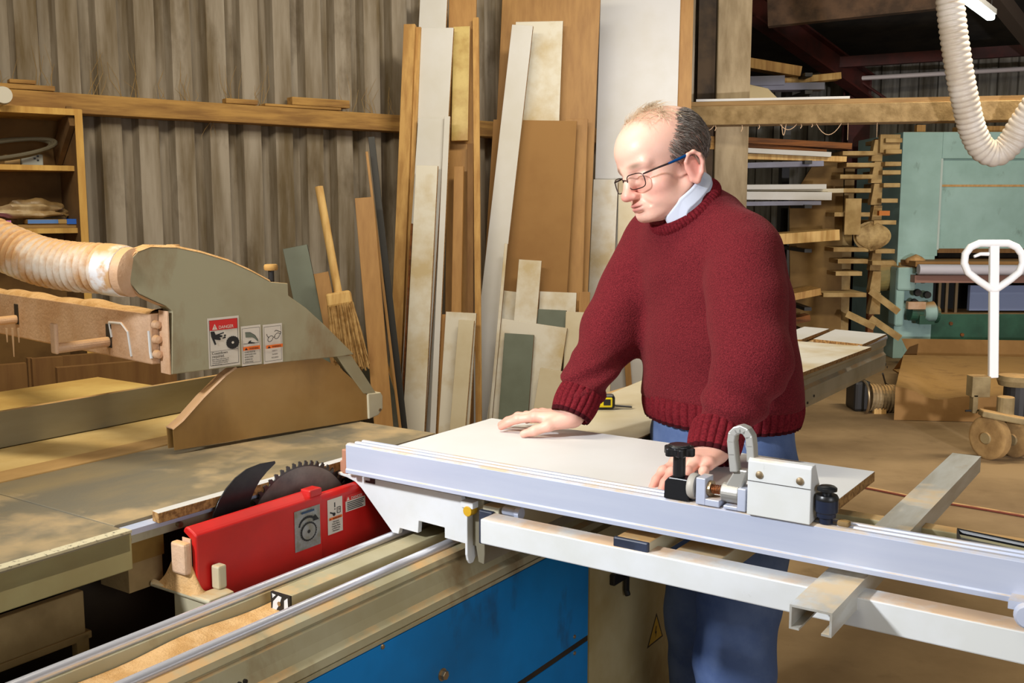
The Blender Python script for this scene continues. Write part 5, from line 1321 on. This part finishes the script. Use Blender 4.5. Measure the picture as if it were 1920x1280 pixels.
def clay(name, mats, vs, fs, parent=None, smooth_it=0, cols=None):
    me = bpy.data.meshes.new(name)
    Mi = MW[parent.name].inverted() if parent is not None else Matrix.Identity(4)
    A_ = np.array(Mi)
    vs = vs @ A_[:3, :3].T + A_[:3, 3]
    me.vertices.add(len(vs)); me.vertices.foreach_set('co', vs.astype(np.float32).ravel())
    me.loops.add(fs.size); me.loops.foreach_set('vertex_index', fs.astype(np.int32).ravel())
    me.polygons.add(len(fs)); me.polygons.foreach_set('loop_start', (np.arange(len(fs)) * 4).astype(np.int32))
    me.update(calc_edges=True); me.validate()
    me.polygons.foreach_set('use_smooth', [True] * len(me.polygons))
    for m in (mats if isinstance(mats, list) else [mats]): me.materials.append(m)
    if cols is not None:
        at = me.color_attributes.new('tint', 'FLOAT_COLOR', 'POINT'); at.data.foreach_set('color', cols.astype(np.float32).ravel())
    o = bpy.data.objects.new(name, me); COL.objects.link(o)
    if parent is not None: o.parent = parent; MW[o.name] = MW[parent.name]
    else: MW[o.name] = I4
    if smooth_it:
        s_ = o.modifiers.new('relax', 'SMOOTH'); s_.iterations = smooth_it; s_.factor = .5
    return o


# skin: pinkness carried by a per-point tint (lips, nose, ears, knuckles are redder by nature)
m_skin = bpy.data.materials.new('skin'); m_skin.use_nodes = True
nt = m_skin.node_tree; bs = nt.nodes['Principled BSDF']
at = nt.nodes.new('ShaderNodeVertexColor'); at.layer_name = 'tint'
nt.links.new(at.outputs['Color'], bs.inputs['Base Color'])
bs.inputs['Roughness'].default_value = .42; bs.inputs['Specular IOR Level'].default_value = .4
bs.inputs['Subsurface Weight'].default_value = .12; bs.inputs['Subsurface Radius'].default_value = (.012, .004, .002); bs.inputs['Subsurface Scale'].default_value = .6
tcn = nt.nodes.new('ShaderNodeTexCoord'); nz = nt.nodes.new('ShaderNodeTexNoise'); nz.inputs['Scale'].default_value = 260; nz.inputs['Detail'].default_value = 4
nt.links.new(tcn.outputs['Object'], nz.inputs['Vector'])
bpn = nt.nodes.new('ShaderNodeBump'); bpn.inputs['Strength'].default_value = .12; bpn.inputs['Distance'].default_value = .002
nt.links.new(nz.outputs['Fac'], bpn.inputs['Height']); nt.links.new(bpn.outputs[0], bs.inputs['Normal'])

# knitted wool
m_wool = bpy.data.materials.new('maroon_wool'); m_wool.use_nodes = True
nt = m_wool.node_tree; N = nt.nodes; L = nt.links; bs = N['Principled BSDF']
bs.inputs['Roughness'].default_value = .95; bs.inputs['Sheen Weight'].default_value = .12; bs.inputs['Sheen Roughness'].default_value = .5
bs.inputs['Sheen Tint'].default_value = (.9, .3, .3, 1); bs.inputs['Specular IOR Level'].default_value = .1
tc = N.new('ShaderNodeTexCoord')
v1 = N.new('ShaderNodeTexVoronoi'); v1.inputs['Scale'].default_value = 300; L.new(tc.outputs['Object'], v1.inputs['Vector'])
n1 = N.new('ShaderNodeTexNoise'); n1.inputs['Scale'].default_value = 620; n1.inputs['Detail'].default_value = 3; L.new(tc.outputs['Object'], n1.inputs['Vector'])
mx = N.new('ShaderNodeMix'); mx.data_type = 'RGBA'; mx.inputs[6].default_value = C(74, 18, 25); mx.inputs[7].default_value = C(116, 36, 43)
mr = N.new('ShaderNodeMapRange'); mr.inputs[1].default_value = .36; mr.inputs[2].default_value = .64; L.new(n1.outputs['Fac'], mr.inputs[0]); L.new(mr.outputs[0], mx.inputs[0])
L.new(mx.outputs[2], bs.inputs['Base Color'])
bpn = N.new('ShaderNodeBump'); bpn.inputs['Strength'].default_value = .5; bpn.inputs['Distance'].default_value = .002; L.new(v1.outputs['Distance'], bpn.inputs['Height']); L.new(bpn.outputs[0], bs.inputs['Normal'])
m_rib = M('maroon_rib', (112, 30, 38), .95, col2=(84, 18, 26), scale=300, spec=.1)
m_ribdark = M('maroon_rib_edge', (58, 14, 20), .95, spec=.1)
m_denim = M('denim', (104, 124, 166), .85, col2=(84, 104, 148), scale=9, bump=.15, bscale=500, stain=.4, scol=(120, 138, 176), sscale=9, slo=.58, spec=.2)
m_collar = M('pale_blue_cotton', (206, 214, 232), .8, spec=.2)
m_hair = M('grey_hair', (164, 156, 150), .5, spec=.4)
m_hair2 = M('dark_grey_hair', (86, 78, 72), .5, spec=.4)
m_hair3 = M('mid_grey_hair', (124, 114, 106), .5, spec=.4)
m_hairw = M('white_hair', (226, 208, 180), .5, col2=(190, 170, 140), scale=50, spec=.5)
m_frame = M('glasses_metal', (58, 44, 44), .35, .7)
m_temple = M('glasses_temple', (0, 62, 120), .3)
m_lens = bpy.data.materials.new('lens_glass'); m_lens.use_nodes = True
bs = m_lens.node_tree.nodes['Principled BSDF']; bs.inputs['Transmission Weight'].default_value = 1; bs.inputs['Roughness'].default_value = 0; bs.inputs['IOR'].default_value = 1.03; bs.inputs['Alpha'].default_value = .35

fw = nrm((-.9, -.43, 0)); lt = np.array((-fw[1], fw[0], 0)) * 1.0          # facing direction and his left
lt = np.array((fw[1] * -1, fw[0], 0.0)); lt = nrm((.43, -.9, 0))
up = np.array((0, 0, 1.0))
RB = np.stack([lt, fw, up])                                                # rows: body axes

# ---- head space: x his right, y forward, z up
HY = math.atan2(-.44, -.9)
hf0 = nrm((-math.cos(math.radians(26)), -math.sin(math.radians(26)), 0)); pit = math.radians(16)
hf = hf0 * math.cos(pit) - up * math.sin(pit); hu = hf0 * math.sin(pit) + up * math.cos(pit); hr = np.cross(hf, hu)
rol = math.radians(-8); hr, hu = hr * math.cos(rol) + hu * math.sin(rol), hu * math.cos(rol) - hr * math.sin(rol)
HM = np.stack([hr, hf, hu])                                                # world -> head: HM @ (p - HC)
HC = np.array((.2985, 2.0, 1.4405))
RC_ = np.array((.325, 2.0, 1.373)); NAX = nrm(.66 * fw + .75 * up)          # neckline ring
HS = 0.91
def to_head(P): return ((P - HC) @ HM.T) / HS
def from_head(q): return (np.array(q) * HS) @ HM + HC

def sgn(P, s): 
    Q = P.copy(); Q[..., 0] *= s; return Q
def head_sdf(P):
    P0 = P; P = P.copy(); P[..., 2] = np.where(P[..., 2] < -.04, -.04 + (P[..., 2] + .04) / .70, P[..., 2])
    Q0 = P0.copy(); Q0[..., 0] = np.abs(Q0[..., 0])
    Q = P.copy(); Q[..., 0] = np.abs(Q[..., 0])          # mirrored half
    d = ell(P, (0, -.008, .045), (.075, .098, .078))
    d = smin(d, ell(P, (0, .040, .044), (.064, .066, .058)), .03)
    d = smin(d, ell(P, (0, .038, -.035), (.055, .052, .070)), .03)
    d = smin(d, chain(Q, [(.057, -.002, -.045), (.042, .037, -.088), (.015, .074, -.103)], [.012, .014, .018], .02), .025)
    d = smin(d, ell(P, (0, .082, -.103), (.022, .018, .017)), .02)
    d = smin(d, ell(Q, (.041, .061, -.030), (.026, .026, .023)), .025)
    d = smin(d, ell(Q, (.041, .05, -.066), (.018, .028, .024)), .025)
    d = smin(d, ell(P, (0, .077, -.070), (.034, .028, .028)), .02)
    d = smin(d, rc(Q, (.010, .093, .016), (.045, .080, .020), .011, .010), .015)
    d = smax(d, -ell(Q, (.033, .108, -.004), (.020, .020, .013)), .012)
    d = smin(d, ell(Q, (.032, .081, -.003), (.0165, .0125, .0115)), .006)
    d = smin(d, rc(Q, (.020, .0905, -.016), (.042, .079, -.014), .0035, .003), .006)
    d = smin(d, chain(P, [(0, .096, .010), (0, .104, -.014), (0, .114, -.034)], [.0085, .0095, .0125], .01), .014)
    d = smin(d, ell(P, (0, .115, -.036), (.0132, .0125, .0110)), .008)
    d = smin(d, ell(Q, (.0125, .104, -.040), (.0085, .011, .0085)), .006)
    d = smax(d, -ell(Q, (.0065, .106, -.0490), (.0035, .006, .004)), .003)
    d = smin(d, ell(P, (0, .100, -.0655), (.022, .0085, .0050)), .006)
    d = smin(d, ell(P, (0, .0985, -.0775), (.020, .009, .0058)), .006)
    d = smax(d, -ell(P, (0, .110, -.0712), (.025, .014, .0013)), .003)
    d = smax(d, -rc(Q, (.0195, .103, -.043), (.033, .090, -.074), .0028, .0022), .008)
    d = smax(d, -rc(P, (-.012, .098, -.091), (.012, .098, -.091), .004, .004), .01)
    # neck and jowl
    d = smin(d, ell(P, (0, .045, -.104), (.034, .038, .018)), .025)
    nk = to_head(RC_ - NAX * .02); nk2 = to_head(RC_ - NAX * .07)
    d = smin(d, chain(P0, [(0, -.022, -.03), nk, nk2], [.055, .059, .055], .03), .025)
    # ears
    Q = Q0 - np.array((0, .010, -.018), np.float32)
    ear = ell(Q, (.079, -.014, -.004), (.007, .017, .030))
    rim = []
    for i in range(9):
        a = math.radians(-60 + i * 33)
        rim.append((.085 - .003 * (i > 6), -.016 - .0165 * math.sin(a) * 1.0, .000 + .0275 * math.cos(a)))
    rim = [(.078, .000, .000), (.082, .001, .014), (.086, -.006, .027), (.089, -.019, .030), (.091, -.030, .020), (.090, -.033, .004), (.087, -.027, -.014), (.082, -.014, -.029), (.078, -.004, -.024)]
    ear = smin(ear, chain(Q, rim, [.0040] * 6 + [.0045, .006, .005], .004), .004)
    ear = smax(ear, -ell(Q, (.090, -.013, -.002), (.006, .010, .015)), .004)
    d = smin(d, ear, .005); Q = Q0
    # forehead creases
    for zz, am in ((.062, .5), (.050, .6), (.040, .5)):
        d = smax(d, -chain(Q, [(0, .1005 - (zz - .04) * .25, zz), (.028, .092 - (zz - .04) * .25, zz + .004), (.048, .078 - (zz - .04) * .2, zz - .002)], [.0012 * am] * 3, .002), .004)
    d = smax(d, -rc(Q, (.050, .072, .000), (.060, .058, .006), .001, .0008), .004)
    return d
def tint(P):
    """natural skin colour by place on the head"""
    Q = P.copy(); Q[:, 0] = np.abs(Q[:, 0])
    base = np.array(C(232, 184, 166)); pink = np.array(C(222, 128, 118)); lip = np.array(C(196, 104, 104)); brow = np.array(C(150, 124, 106))
    def w_(c, r): return np.clip(1.3 - np.sqrt((((Q - np.array(c)) / np.array(r)) ** 2).sum(1)), 0, 1)
    a = np.maximum.reduce([w_((0, .112, -.034), (.022, .03, .022)) * .8, w_((.083, -.004, -.018), (.02, .03, .04)) * .6, w_((.045, .07, -.03), (.03, .03, .03)) * .45])
    c = base + (pink - base) * a[:, None]
    l_ = np.maximum(w_((0, .106, -.0585), (.024, .014, .0042)), w_((0, .106, -.066), (.021, .014, .0048))) * .7
    c = c + (lip - c) * np.clip(l_, 0, 1)[:, None]
    b_ = w_((.030, .096, .0205), (.022, .016, .0062)) * .95
    c = c + (brow - c) * np.clip(b_, 0, 1)[:, None]
    st_ = w_((0, .09, -.075), (.05, .04, .03)) * .12
    c = c + (brow - c) * st_[:, None]
    return c
hv, hfc = surfnet(head_sdf, (-.105, -.125, -.175), (.105, .145, .135), .0024)
hcol = tint(hv); hvw = from_head(hv)

# ---- hands
def hand(P, curl=0.0, spread=1.0, fa=(-1, 0, 0)):
    """x along the fingers, y toward the thumb, z back of hand; wrist at 0"""
    W = [(0, .016, 0), (0, .004, 0.001), (0, -.008, 0), (0, -.018, -.001)]
    K = [(.080, .0285, .006), (.086, .0085, .008), (.080, -.0115, .006), (.070, -.0295, .001)]
    d = None
    for w0, k in zip(W, K):
        s_ = rc(P, w0, k, .0155, .0120); d = s_ if d is None else smin(d, s_, .010)
    d = smin(d, rc(P, np.array(fa) * .052, (0.005, 0, 0), .027, .0235), .012)
    d = smin(d, ell(P, (.030, .022, -.006), (.032, .020, .014)), .012)
    FL = [(.040, .024, .019), (.044, .028, .020), (.041, .026, .019), (.032, .020, .017)]
    YW_ = [.10 * spread, .02 * spread, -.08 * spread, -.2 * spread]
    RR = [.0094, .0096, .0090, .0080]
    for k, fl, yw, r in zip(K, FL, YW_, RR):
        p = np.array(k); pts = [p]; ang = -.10 - curl * .3
        for j, L_ in enumerate(fl):
            pts.append(pts[-1] + L_ * np.array((math.cos(ang) * math.cos(yw), math.cos(ang) * math.sin(yw), math.sin(ang))))
            ang -= (.20 + curl) if j == 0 else (.16 + curl)
        f_ = chain(P, pts, [r * 1.06, r, r * .93, r * .80], .004)
        f_ = smin(f_, ell(P, pts[1] + np.array((0, 0, .002)), (r * 1.05, r * 1.04, r * 1.0)), .004)
        d = smin(d, f_, .006)
        d = smin(d, ell(P, p + np.array((0, 0, .002)), (.012, .0105, .0105)), .006)
    T = [(.012, .022, -.004), (.040, .046, -.010), (.068, .058, -.018), (.092, .064, -.024)]
    t_ = chain(P, T, [.0150, .0120, .0105, .0085], .006)
    d = smin(d, t_, .008)
    return d
def hand_mesh(org, xa, ya, mirror, curl=0., spread=1., sc=.9, fdir=(0, 0, 1)):
    xa = nrm(xa); ya = np.array(ya) - xa * np.dot(xa, ya); ya = nrm(ya); za = np.cross(xa, ya)
    if mirror: za = -za
    A_ = np.stack([xa, ya, za]); fa = A_ @ nrm(fdir)
    v, f = surfnet(lambda P: hand(P, curl, spread, fa), (-.09, -.085, -.085), (.19, .105, .115), .0024)
    # nails and red knuckles as tint
    c = np.tile(np.array(C(230, 178, 160)), (len(v), 1)); pk = np.array(C(220, 132, 118))
    tip = np.clip((v[:, 0] - .11) / .05, 0, 1) * .5 + np.clip(1 - np.abs(v[:, 0] - .082) / .015, 0, 1) * .3
    c = c + (pk - c) * tip[:, None]
    if mirror: f = f[:, ::-1]
    return (v * sc) @ A_ + np.array(org), f, c
RW = np.array((.120, 1.966, .957)); LW = np.array((.335, 1.690, .952))
rv, rf_, rcol = hand_mesh(RW, (-.88, .44, -.10), (-.44, -.88, 0), False, .0, 1.0, .9, (.34, .32, .88))
lv, lf_, lcol = hand_mesh(LW, (-.60, -.78, -.10), (-.78, .60, -.15), True, .04, 1.1, .92, (.30, .35, .88))
# simple trunk that carries head and hands inside the clothes
NB = RC_ - NAX * .06
RS, LS = np.array((.298, 2.16, 1.275)), np.array((.425, 1.89, 1.265))
RE, LE = np.array((.205, 2.10, 1.105)), np.array((.408, 1.735, 1.10))
def trunk(P):
    d = chain(P, [NB, (.385, 2.03, 1.25), (.41, 2.03, 1.1), (.42, 2.03, .97)], [.045, .07, .09, .09], .03)
    d = smin(d, chain(P, [RS, RE, RW + np.array((.012, .012, .028))], [.045, .038, .026], .02), .03)
    d = smin(d, chain(P, [LS, LE, LW + np.array((.010, .022, .028))], [.045, .038, .026], .02), .03)
    return d
tv, tf = surfnet(trunk, (.05, 1.6, .80), (.60, 2.30, 1.45), .014)
tcol = np.tile(np.array(C(220, 164, 142)), (len(tv), 1))
allv = np.concatenate([hvw, rv, lv, tv]); o1, o2, o3 = len(hvw), len(hvw) + len(rv), len(hvw) + len(rv) + len(lv)
allf = np.concatenate([hfc, rf_ + o1, lf_ + o2, tf + o3]); allc = np.concatenate([hcol, rcol, lcol, tcol])
man = clay('person', m_skin, allv, allf, None, 3, allc)
tag(man, 'balding man in a maroon jumper and glasses leaning with both hands on the white panel', 'person')

# ---- jumper
rng = np.random.default_rng(4)
def wr(P, f, amp, ph=0):
    return amp * (np.sin(P[..., 0] * f + 1.3 * np.sin(P[..., 2] * f * .6 + ph)) * np.sin(P[..., 2] * f * 1.1 + ph + P[..., 1] * f * .7))
HEM = .968
def jumper(P):
    q = (P - np.array((0, 0, 0), np.float32))
    def E(c, a, b_, h): return ell(P, c, (a, b_, h), RB)
    d = E((.418, 2.03, .93), .178, .132, .13)
    d = smin(d, E((.418, 2.03, 1.03), .182, .138, .16), .05)
    d = smin(d, E((.405, 2.03, 1.15), .185, .128, .15), .05)
    d = smin(d, E((.382, 2.025, 1.26), .178, .108, .10), .05)
    nb = np.array((.350, 2.025, 1.325))
    d = smin(d, chain(P, [RS + np.array((.01, -.02, .02)), nb, LS + np.array((-.01, .02, .03))], [.056, .060, .056], .03), .05)
    d = smin(d, rc(P, RC_ - NAX * .06, RC_ - NAX * .012, .088, .068), .03)
    ra_ = chain(P, [RS, RE, np.array((.153, 2.02, 1.035)), np.array((.132, 1.985, .998))], [.076, .060, .046, .041], .03)
    la_ = chain(P, [LS, LE, np.array((.376, 1.735, 1.03)), np.array((.352, 1.722, .982))], [.074, .064, .050, .044], .03)
    # bunching folds around the lower sleeves
    ra_ = ra_ + .0055 * np.sin((P[..., 2] - .4 * P[..., 0]) * 150) * np.clip((1.09 - P[..., 2]) / .06, 0, 1)
    la_ = la_ + .005 * np.sin((P[..., 2] + .3 * P[..., 0]) * 120) * np.clip((1.10 - P[..., 2]) / .08, 0, 1)
    arms = np.minimum(ra_, la_)
    d = smin(d, ra_, .026); d = smin(d, la_, .009)
    d = d + wr(P, 15, .006, .4) + wr(P, 36, .0024, 2.)
    # cut flat at hem, open at the neck
    d = smax(d, HEM + .012 - P[..., 2] + 0 * d, .006)
    d = smax(d, -rc(P, RC_ - NAX * .004, RC_ + NAX * .12, .057, .066), .006)
    return d
jv, jf = surfnet(jumper, (.0, 1.58, .84), (.64, 2.34, 1.46), .006)
jm = clay('jumper', m_wool, jv, jf, man, 2); jm['label'] = 'maroon knitted jumper'

def ribring(name, c, ax, a, b_, h, nrib, amp, parent, mat, edge=None, flare=0., thick=.004, xdir=None, steps=8, shape=None):
    """ribbed knit band: ellipse a x b around c, running along ax for h"""
    c = np.array(c); ax = nrm(ax)
    x = np.array(xdir if xdir is not None else lt, float); x = nrm(x - ax * x.dot(ax)); y = np.cross(ax, x)
    mb = MB(); nseg = nrib * 8
    rows = []
    for j in range(steps + 1):
        t = j / steps; row = []
        s_ = 1 + flare * (t - .5) - .0 * t
        bulge = .0035 * math.sin(math.pi * t)
        for i in range(nseg):
            th = 2 * math.pi * i / nseg
            rr = amp * (abs(math.cos(nrib * th / 2)) ** .6 - .5)
            e = np.array((a * s_ + rr + bulge, b_ * s_ + rr + bulge))
            p = c + x * e[0] * math.cos(th) + y * e[1] * math.sin(th) + ax * h * t
            if shape is not None: p = p + shape(th, t)
            row.append(p)
        rows.append(row)
    inner = [[c + ax * h * t + (p - c - ax * h * t) * .9 for p in row] for row, t in ((rows[-1], 1), (rows[0], 0))]
    rows = rows + inner
    n0 = nseg
    for row in rows: mb.v += [Vector(tuple(p)) for p in row]
    R_ = len(rows)
    for j in range(R_):
        j2 = (j + 1) % R_
        for i in range(nseg):
            i2 = (i + 1) % nseg
            mb.f.append([j * nseg + i, j * nseg + i2, j2 * nseg + i2, j2 * nseg + i])
            mb.m.append(1 if (edge and j in (steps - 1, steps)) else 0)
    return mb.build(name, [mat, edge] if edge else mat, parent, I4, smooth=True, ang=70)
ribring('hem', (.418, 2.03, .994), (0, 0, -1), .181, .137, .052, 56, .005, jm, m_rib, m_ribdark, -.03)
rax = nrm(np.array((.112, 1.967, .955)) - np.array((.136, 1.988, 1.004)))
ribring('cuff', (.136, 1.988, 1.005), rax, .042, .038, .056, 20, .004, jm, m_rib, m_ribdark, -.10)
lax = nrm(np.array((.335, 1.692, .944)) - np.array((.353, 1.722, .990)))
ribring('cuff', (.354, 1.724, .992), lax, .043, .041, .058, 20, .004, jm, m_rib, m_ribdark, -.06)
# neckband
nbc = RC_; nax = NAX
ribring('neckband', nbc - nax * .020, nax, .074, .074, .020, 60, .0025, jm, m_rib, None, -.08, shape=lambda th, t: np.zeros(3))

# ---- shirt collar
mb = MB()
cax = NAX; cc_ = RC_ - NAX * .012
cx = nrm(lt - cax * lt.dot(cax)); cy = np.cross(cx, cax); cy = cy if cy.dot(fw) > 0 else -cy
def colr(u, v):
    th = math.radians(-158 + 316 * u)       # opens at the throat
    ph = th + math.pi
    r = .062 + .006 * (1 - v)
    a_ = np.array((math.sin(th), -math.cos(th)))
    front = max(0, (abs(th) - 2.0) / .76)
    h = .040 * v - .012 * front * (1 - v) + .004 - .022 * front * v
    p = cc_ + cx * (r * a_[0]) + cy * (r * a_[1] * 1.02) + cax * h
    return tuple(p)
mb.grid(colr, 60, 8)
col = mb.build('shirt_collar', m_collar, man, I4, smooth=True, recalc=False)
so = col.modifiers.new('cloth', 'SOLIDIFY'); so.thickness = .0025
mb = MB()
def colo(u, v):
    th = math.radians(-158 + 316 * u); a_ = np.array((math.sin(th), -math.cos(th)))
    front = max(0, (abs(th) - 2.0) / .76)
    r = .0635 + .008 * v
    h = .044 - .022 * front - (.026 + .022 * front) * v
    return tuple(cc_ + cx * (r * a_[0]) + cy * (r * a_[1] * 1.02) + cax * h)
mb.grid(colo, 60, 8)
col2 = mb.build('collar_fold', m_collar, col, I4, smooth=True, recalc=False)
so = col2.modifiers.new('cloth', 'SOLIDIFY'); so.thickness = .002

# ---- jeans and boots
def jeans(P):
    d = ell(P, (.42, 2.03, .90), (.170, .124, .15), RB)
    hipL = np.array((.42, 2.03, .84)) + lt * .085; hipR = np.array((.42, 2.03, .84)) - lt * .085
    kL = np.array((.432, 1.90, .48)); kR = np.array((.402, 2.13, .48)); aL = np.array((.45, 1.92, .09)); aR = np.array((.43, 2.17, .09))
    d = smin(d, chain(P, [hipL, kL, aL], [.098, .074, .062], .03), .03)
    d = smin(d, chain(P, [hipR + np.array((.02, .0, 0)), kR, aR], [.092, .068, .060], .03), .03)
    d = d + wr(P, 30, .003, 1.) + wr(P, 55, .0015, .3)
    d = smax(d, P[..., 2] - .985, .004); d = smax(d, .05 - P[..., 2], .004)
    return d
dv, df = surfnet(jeans, (.2, 1.74, .03), (.66, 2.30, 1.0), .0075)
jn = clay('jeans', m_denim, dv, df, man, 2); jn['label'] = 'faded blue jeans'
mb = MB()
pk0 = np.array((.42, 2.03, .0)) 
def hipsurf(th, z, off=.0045):
    return np.array((.42, 2.03, z)) + lt * (.170 + off) * math.cos(th) + fw * (.127 + off) * math.sin(th)
mb.tube([tuple(hipsurf(math.radians(a), z)) for a, z in ((28, .93), (24, .90), (14, .875), (0, .85))], .0018, 6)
mb.build('pocket_seam', M('denim_seam', (150, 160, 186), .8), jn, I4)
for nm, a in (('left', np.array((.45, 1.92, 0))), ('right', np.array((.43, 2.17, 0)))):
    def boot(P):
        d = rc(P, a + np.array((0, 0, .055)) - fw * .03, a + np.array((0, 0, .04)) + fw * .13, .052, .040)
        d = smin(d, rc(P, a + np.array((0, 0, .05)), a + np.array((0, 0, .12)), .055, .05), .02)
        return smax(d, .004 - P[..., 2], .004)
    v, f = surfnet(boot, a + np.array((-.25, -.18, -.01)), a + np.array((.15, .15, .19)), .009)
    clay('boot', m_black, v, f, man, 1)

# ---- hair: fringe round sides and back, thin wisps over the crown
rnd = random.Random(11)
def head_pt(th, el, r=1.0):
    """point on the skull: th angle from forward (positive to his left), el elevation"""
    d = np.array((-math.sin(th) * math.cos(el), math.cos(th) * math.cos(el), math.sin(el)))
    lo_, hi_ = .02, .16
    c = np.array((0, -.008, .045))
    for _ in range(22):
        m = (lo_ + hi_) / 2
        if skull(c + d * m) < 0: lo_ = m
        else: hi_ = m
    return c + d * hi_ * r, d
def skull(p):
    P = np.array(p, np.float32)[None]
    d = ell(P, (0, -.008, .045), (.075, .098, .078)); d = smin(d, ell(P, (0, .040, .044), (.064, .066, .058)), .03)
    d = smin(d, chain(P, [(0, -.015, -.05), (0, -.04, -.13), (0, -.05, -.22)], [.056, .058, .066], .03), .025)
    return float(d[0])
mb = MB(); mbw = MB()
def strand(b, p, dirv, nrm_, L, lift, r0, curl=0, mi=0):
    pts = []; q = np.array(p, float); dv_ = nrm(dirv)
    for i in range(4):
        t = i / 3
        pts.append(q + dv_ * L * t + np.array(nrm_) * (lift * math.sin(math.pi * min(1, t * .8)) + .0008) + np.array((curl * t * t, 0, 0)))
    b.tube([tuple(from_head(x)) for x in pts], [r0, r0, r0 * .8, r0 * .3], 3, mi=mi, caps=False)
cnt_ = 0
while cnt_ < 3800:
    th = rnd.uniform(-math.pi, math.pi); el = rnd.uniform(-.95, 1.05)
    ath = abs(th)
    hi_el = -.16 + 1.0 * min(1, max(0, (ath - 1.0) / .8)) + rnd.uniform(-.08, .08)
    hi_el = min(hi_el, .80 + rnd.uniform(-.1, .1))
    lo_el = -.42 if ath < 1.75 else -.80
    if ath < 1.02 or el > hi_el or el < lo_el: continue
    p, d = head_pt(th, el)
    if 1.2 < ath < 1.9 and p[2] < .016 and p[1] > -.036: continue        # keep the ear clear
    if p[2] < -.055: continue
    back = np.array((0, -1, 0)); down = np.array((0, -.25, -1.0))
    g = back * (.9 if p[2] > .05 else .45) + down * .8 + np.array((rnd.uniform(-.3, .3), rnd.uniform(-.3, .3), rnd.uniform(-.3, .3)))
    g = g - d * g.dot(d)
    strand(mb, p, g, d, rnd.uniform(.012, .026), rnd.uniform(.001, .0045), .00048, mi=rnd.choice((0, 0, 1, 2, 2)))
    cnt_ += 1
hair = mb.build('hair', [m_hair, m_hair2, m_hair3], man, I4, recalc=False); hair['label'] = 'short grey hair round the sides and back'
cnt_ = 0
while cnt_ < 420:
    th = rnd.uniform(-1.9, 1.9); el = rnd.uniform(.72, 1.5)
    p, d = head_pt(th, el)
    g = np.array((rnd.uniform(-.5, .5) - .6, rnd.uniform(-.2, .5), .1)); g = g - d * g.dot(d)
    strand(mbw, p, g, d, rnd.uniform(.02, .05), rnd.uniform(.003, .009), .0003)
    cnt_ += 1
for k in range(16):
    p, d = head_pt(rnd.uniform(-.5, .6), rnd.uniform(.75, 1.0)); g = np.array((rnd.uniform(-.4, .4), 1.0, .1)); g = g - d * g.dot(d)
    strand(mbw, p, g, d, rnd.uniform(.025, .04), rnd.uniform(.006, .012), .00028)
mbw.build('wispy_hair', m_hairw, man, I4, recalc=False)['label'] = 'sparse pale wisps over the bald crown'

# ---- glasses
gl = None
gy = .116
def rimpts(s):
    o = []
    for i in range(36):
        a = 2 * math.pi * i / 36; cx_, cz_ = math.cos(a), math.sin(a)
        x = s * (.033 + .0255 * math.copysign(abs(cx_) ** .62, cx_)); z = -.010 + .0155 * math.copysign(abs(cz_) ** .62, cz_) - .0015 * cx_ * s * s
        o.append((x, gy - .006 - .20 * (abs(x) - .03) ** 1 * (abs(x) > .03) - .10 * max(0, abs(x) - .02), z))
    return o
mb = MB()
for s in (1, -1): mb.tube([tuple(from_head(p)) for p in rimpts(s)], .0010, 8, closed=True)
mb.tube([tuple(from_head(p)) for p in ((-.009, gy - .006, -.004), (0, gy - .003, -.001), (.009, gy - .006, -.004))], .0012, 8)
gl = mb.build('glasses', m_frame, man, I4, smooth=True); gl['label'] = 'thin dark half-rim metal glasses'
for s in (1, -1):
    mb = MB(); R_ = rimpts(s); n = len(R_); c = np.mean(np.array(R_), 0) + np.array((0, .0015, 0))
    mb.v += [Vector(tuple(from_head(p))) for p in R_] + [Vector(tuple(from_head(c)))]
    for i in range(n): mb.f.append([i, (i + 1) % n, n]); mb.m.append(0)
    mb.build('lens', m_lens, gl, I4, smooth=True, recalc=False)
    mb = MB(); mb.tube([tuple(from_head(p)) for p in ((s * .058, gy - .0155, .000), (s * .066, gy - .022, .001), (s * .075, gy - .045, .003), (s * .080, .050, .004))], [.0014, .0018, .0019, .0019], 8)
    mb.build('hinge_arm', m_frame, gl, I4, smooth=True)
    mb = MB(); mb.tube([tuple(from_head(p)) for p in ((s * .080, .051, .004), (s * .0830, .026, .006), (s * .0840, .006, .0085), (s * .0838, -.004, .007))], [.0022, .0028, .0030, .0024], 8)
    mb.build('temple_tip', m_temple, gl, I4, smooth=True)
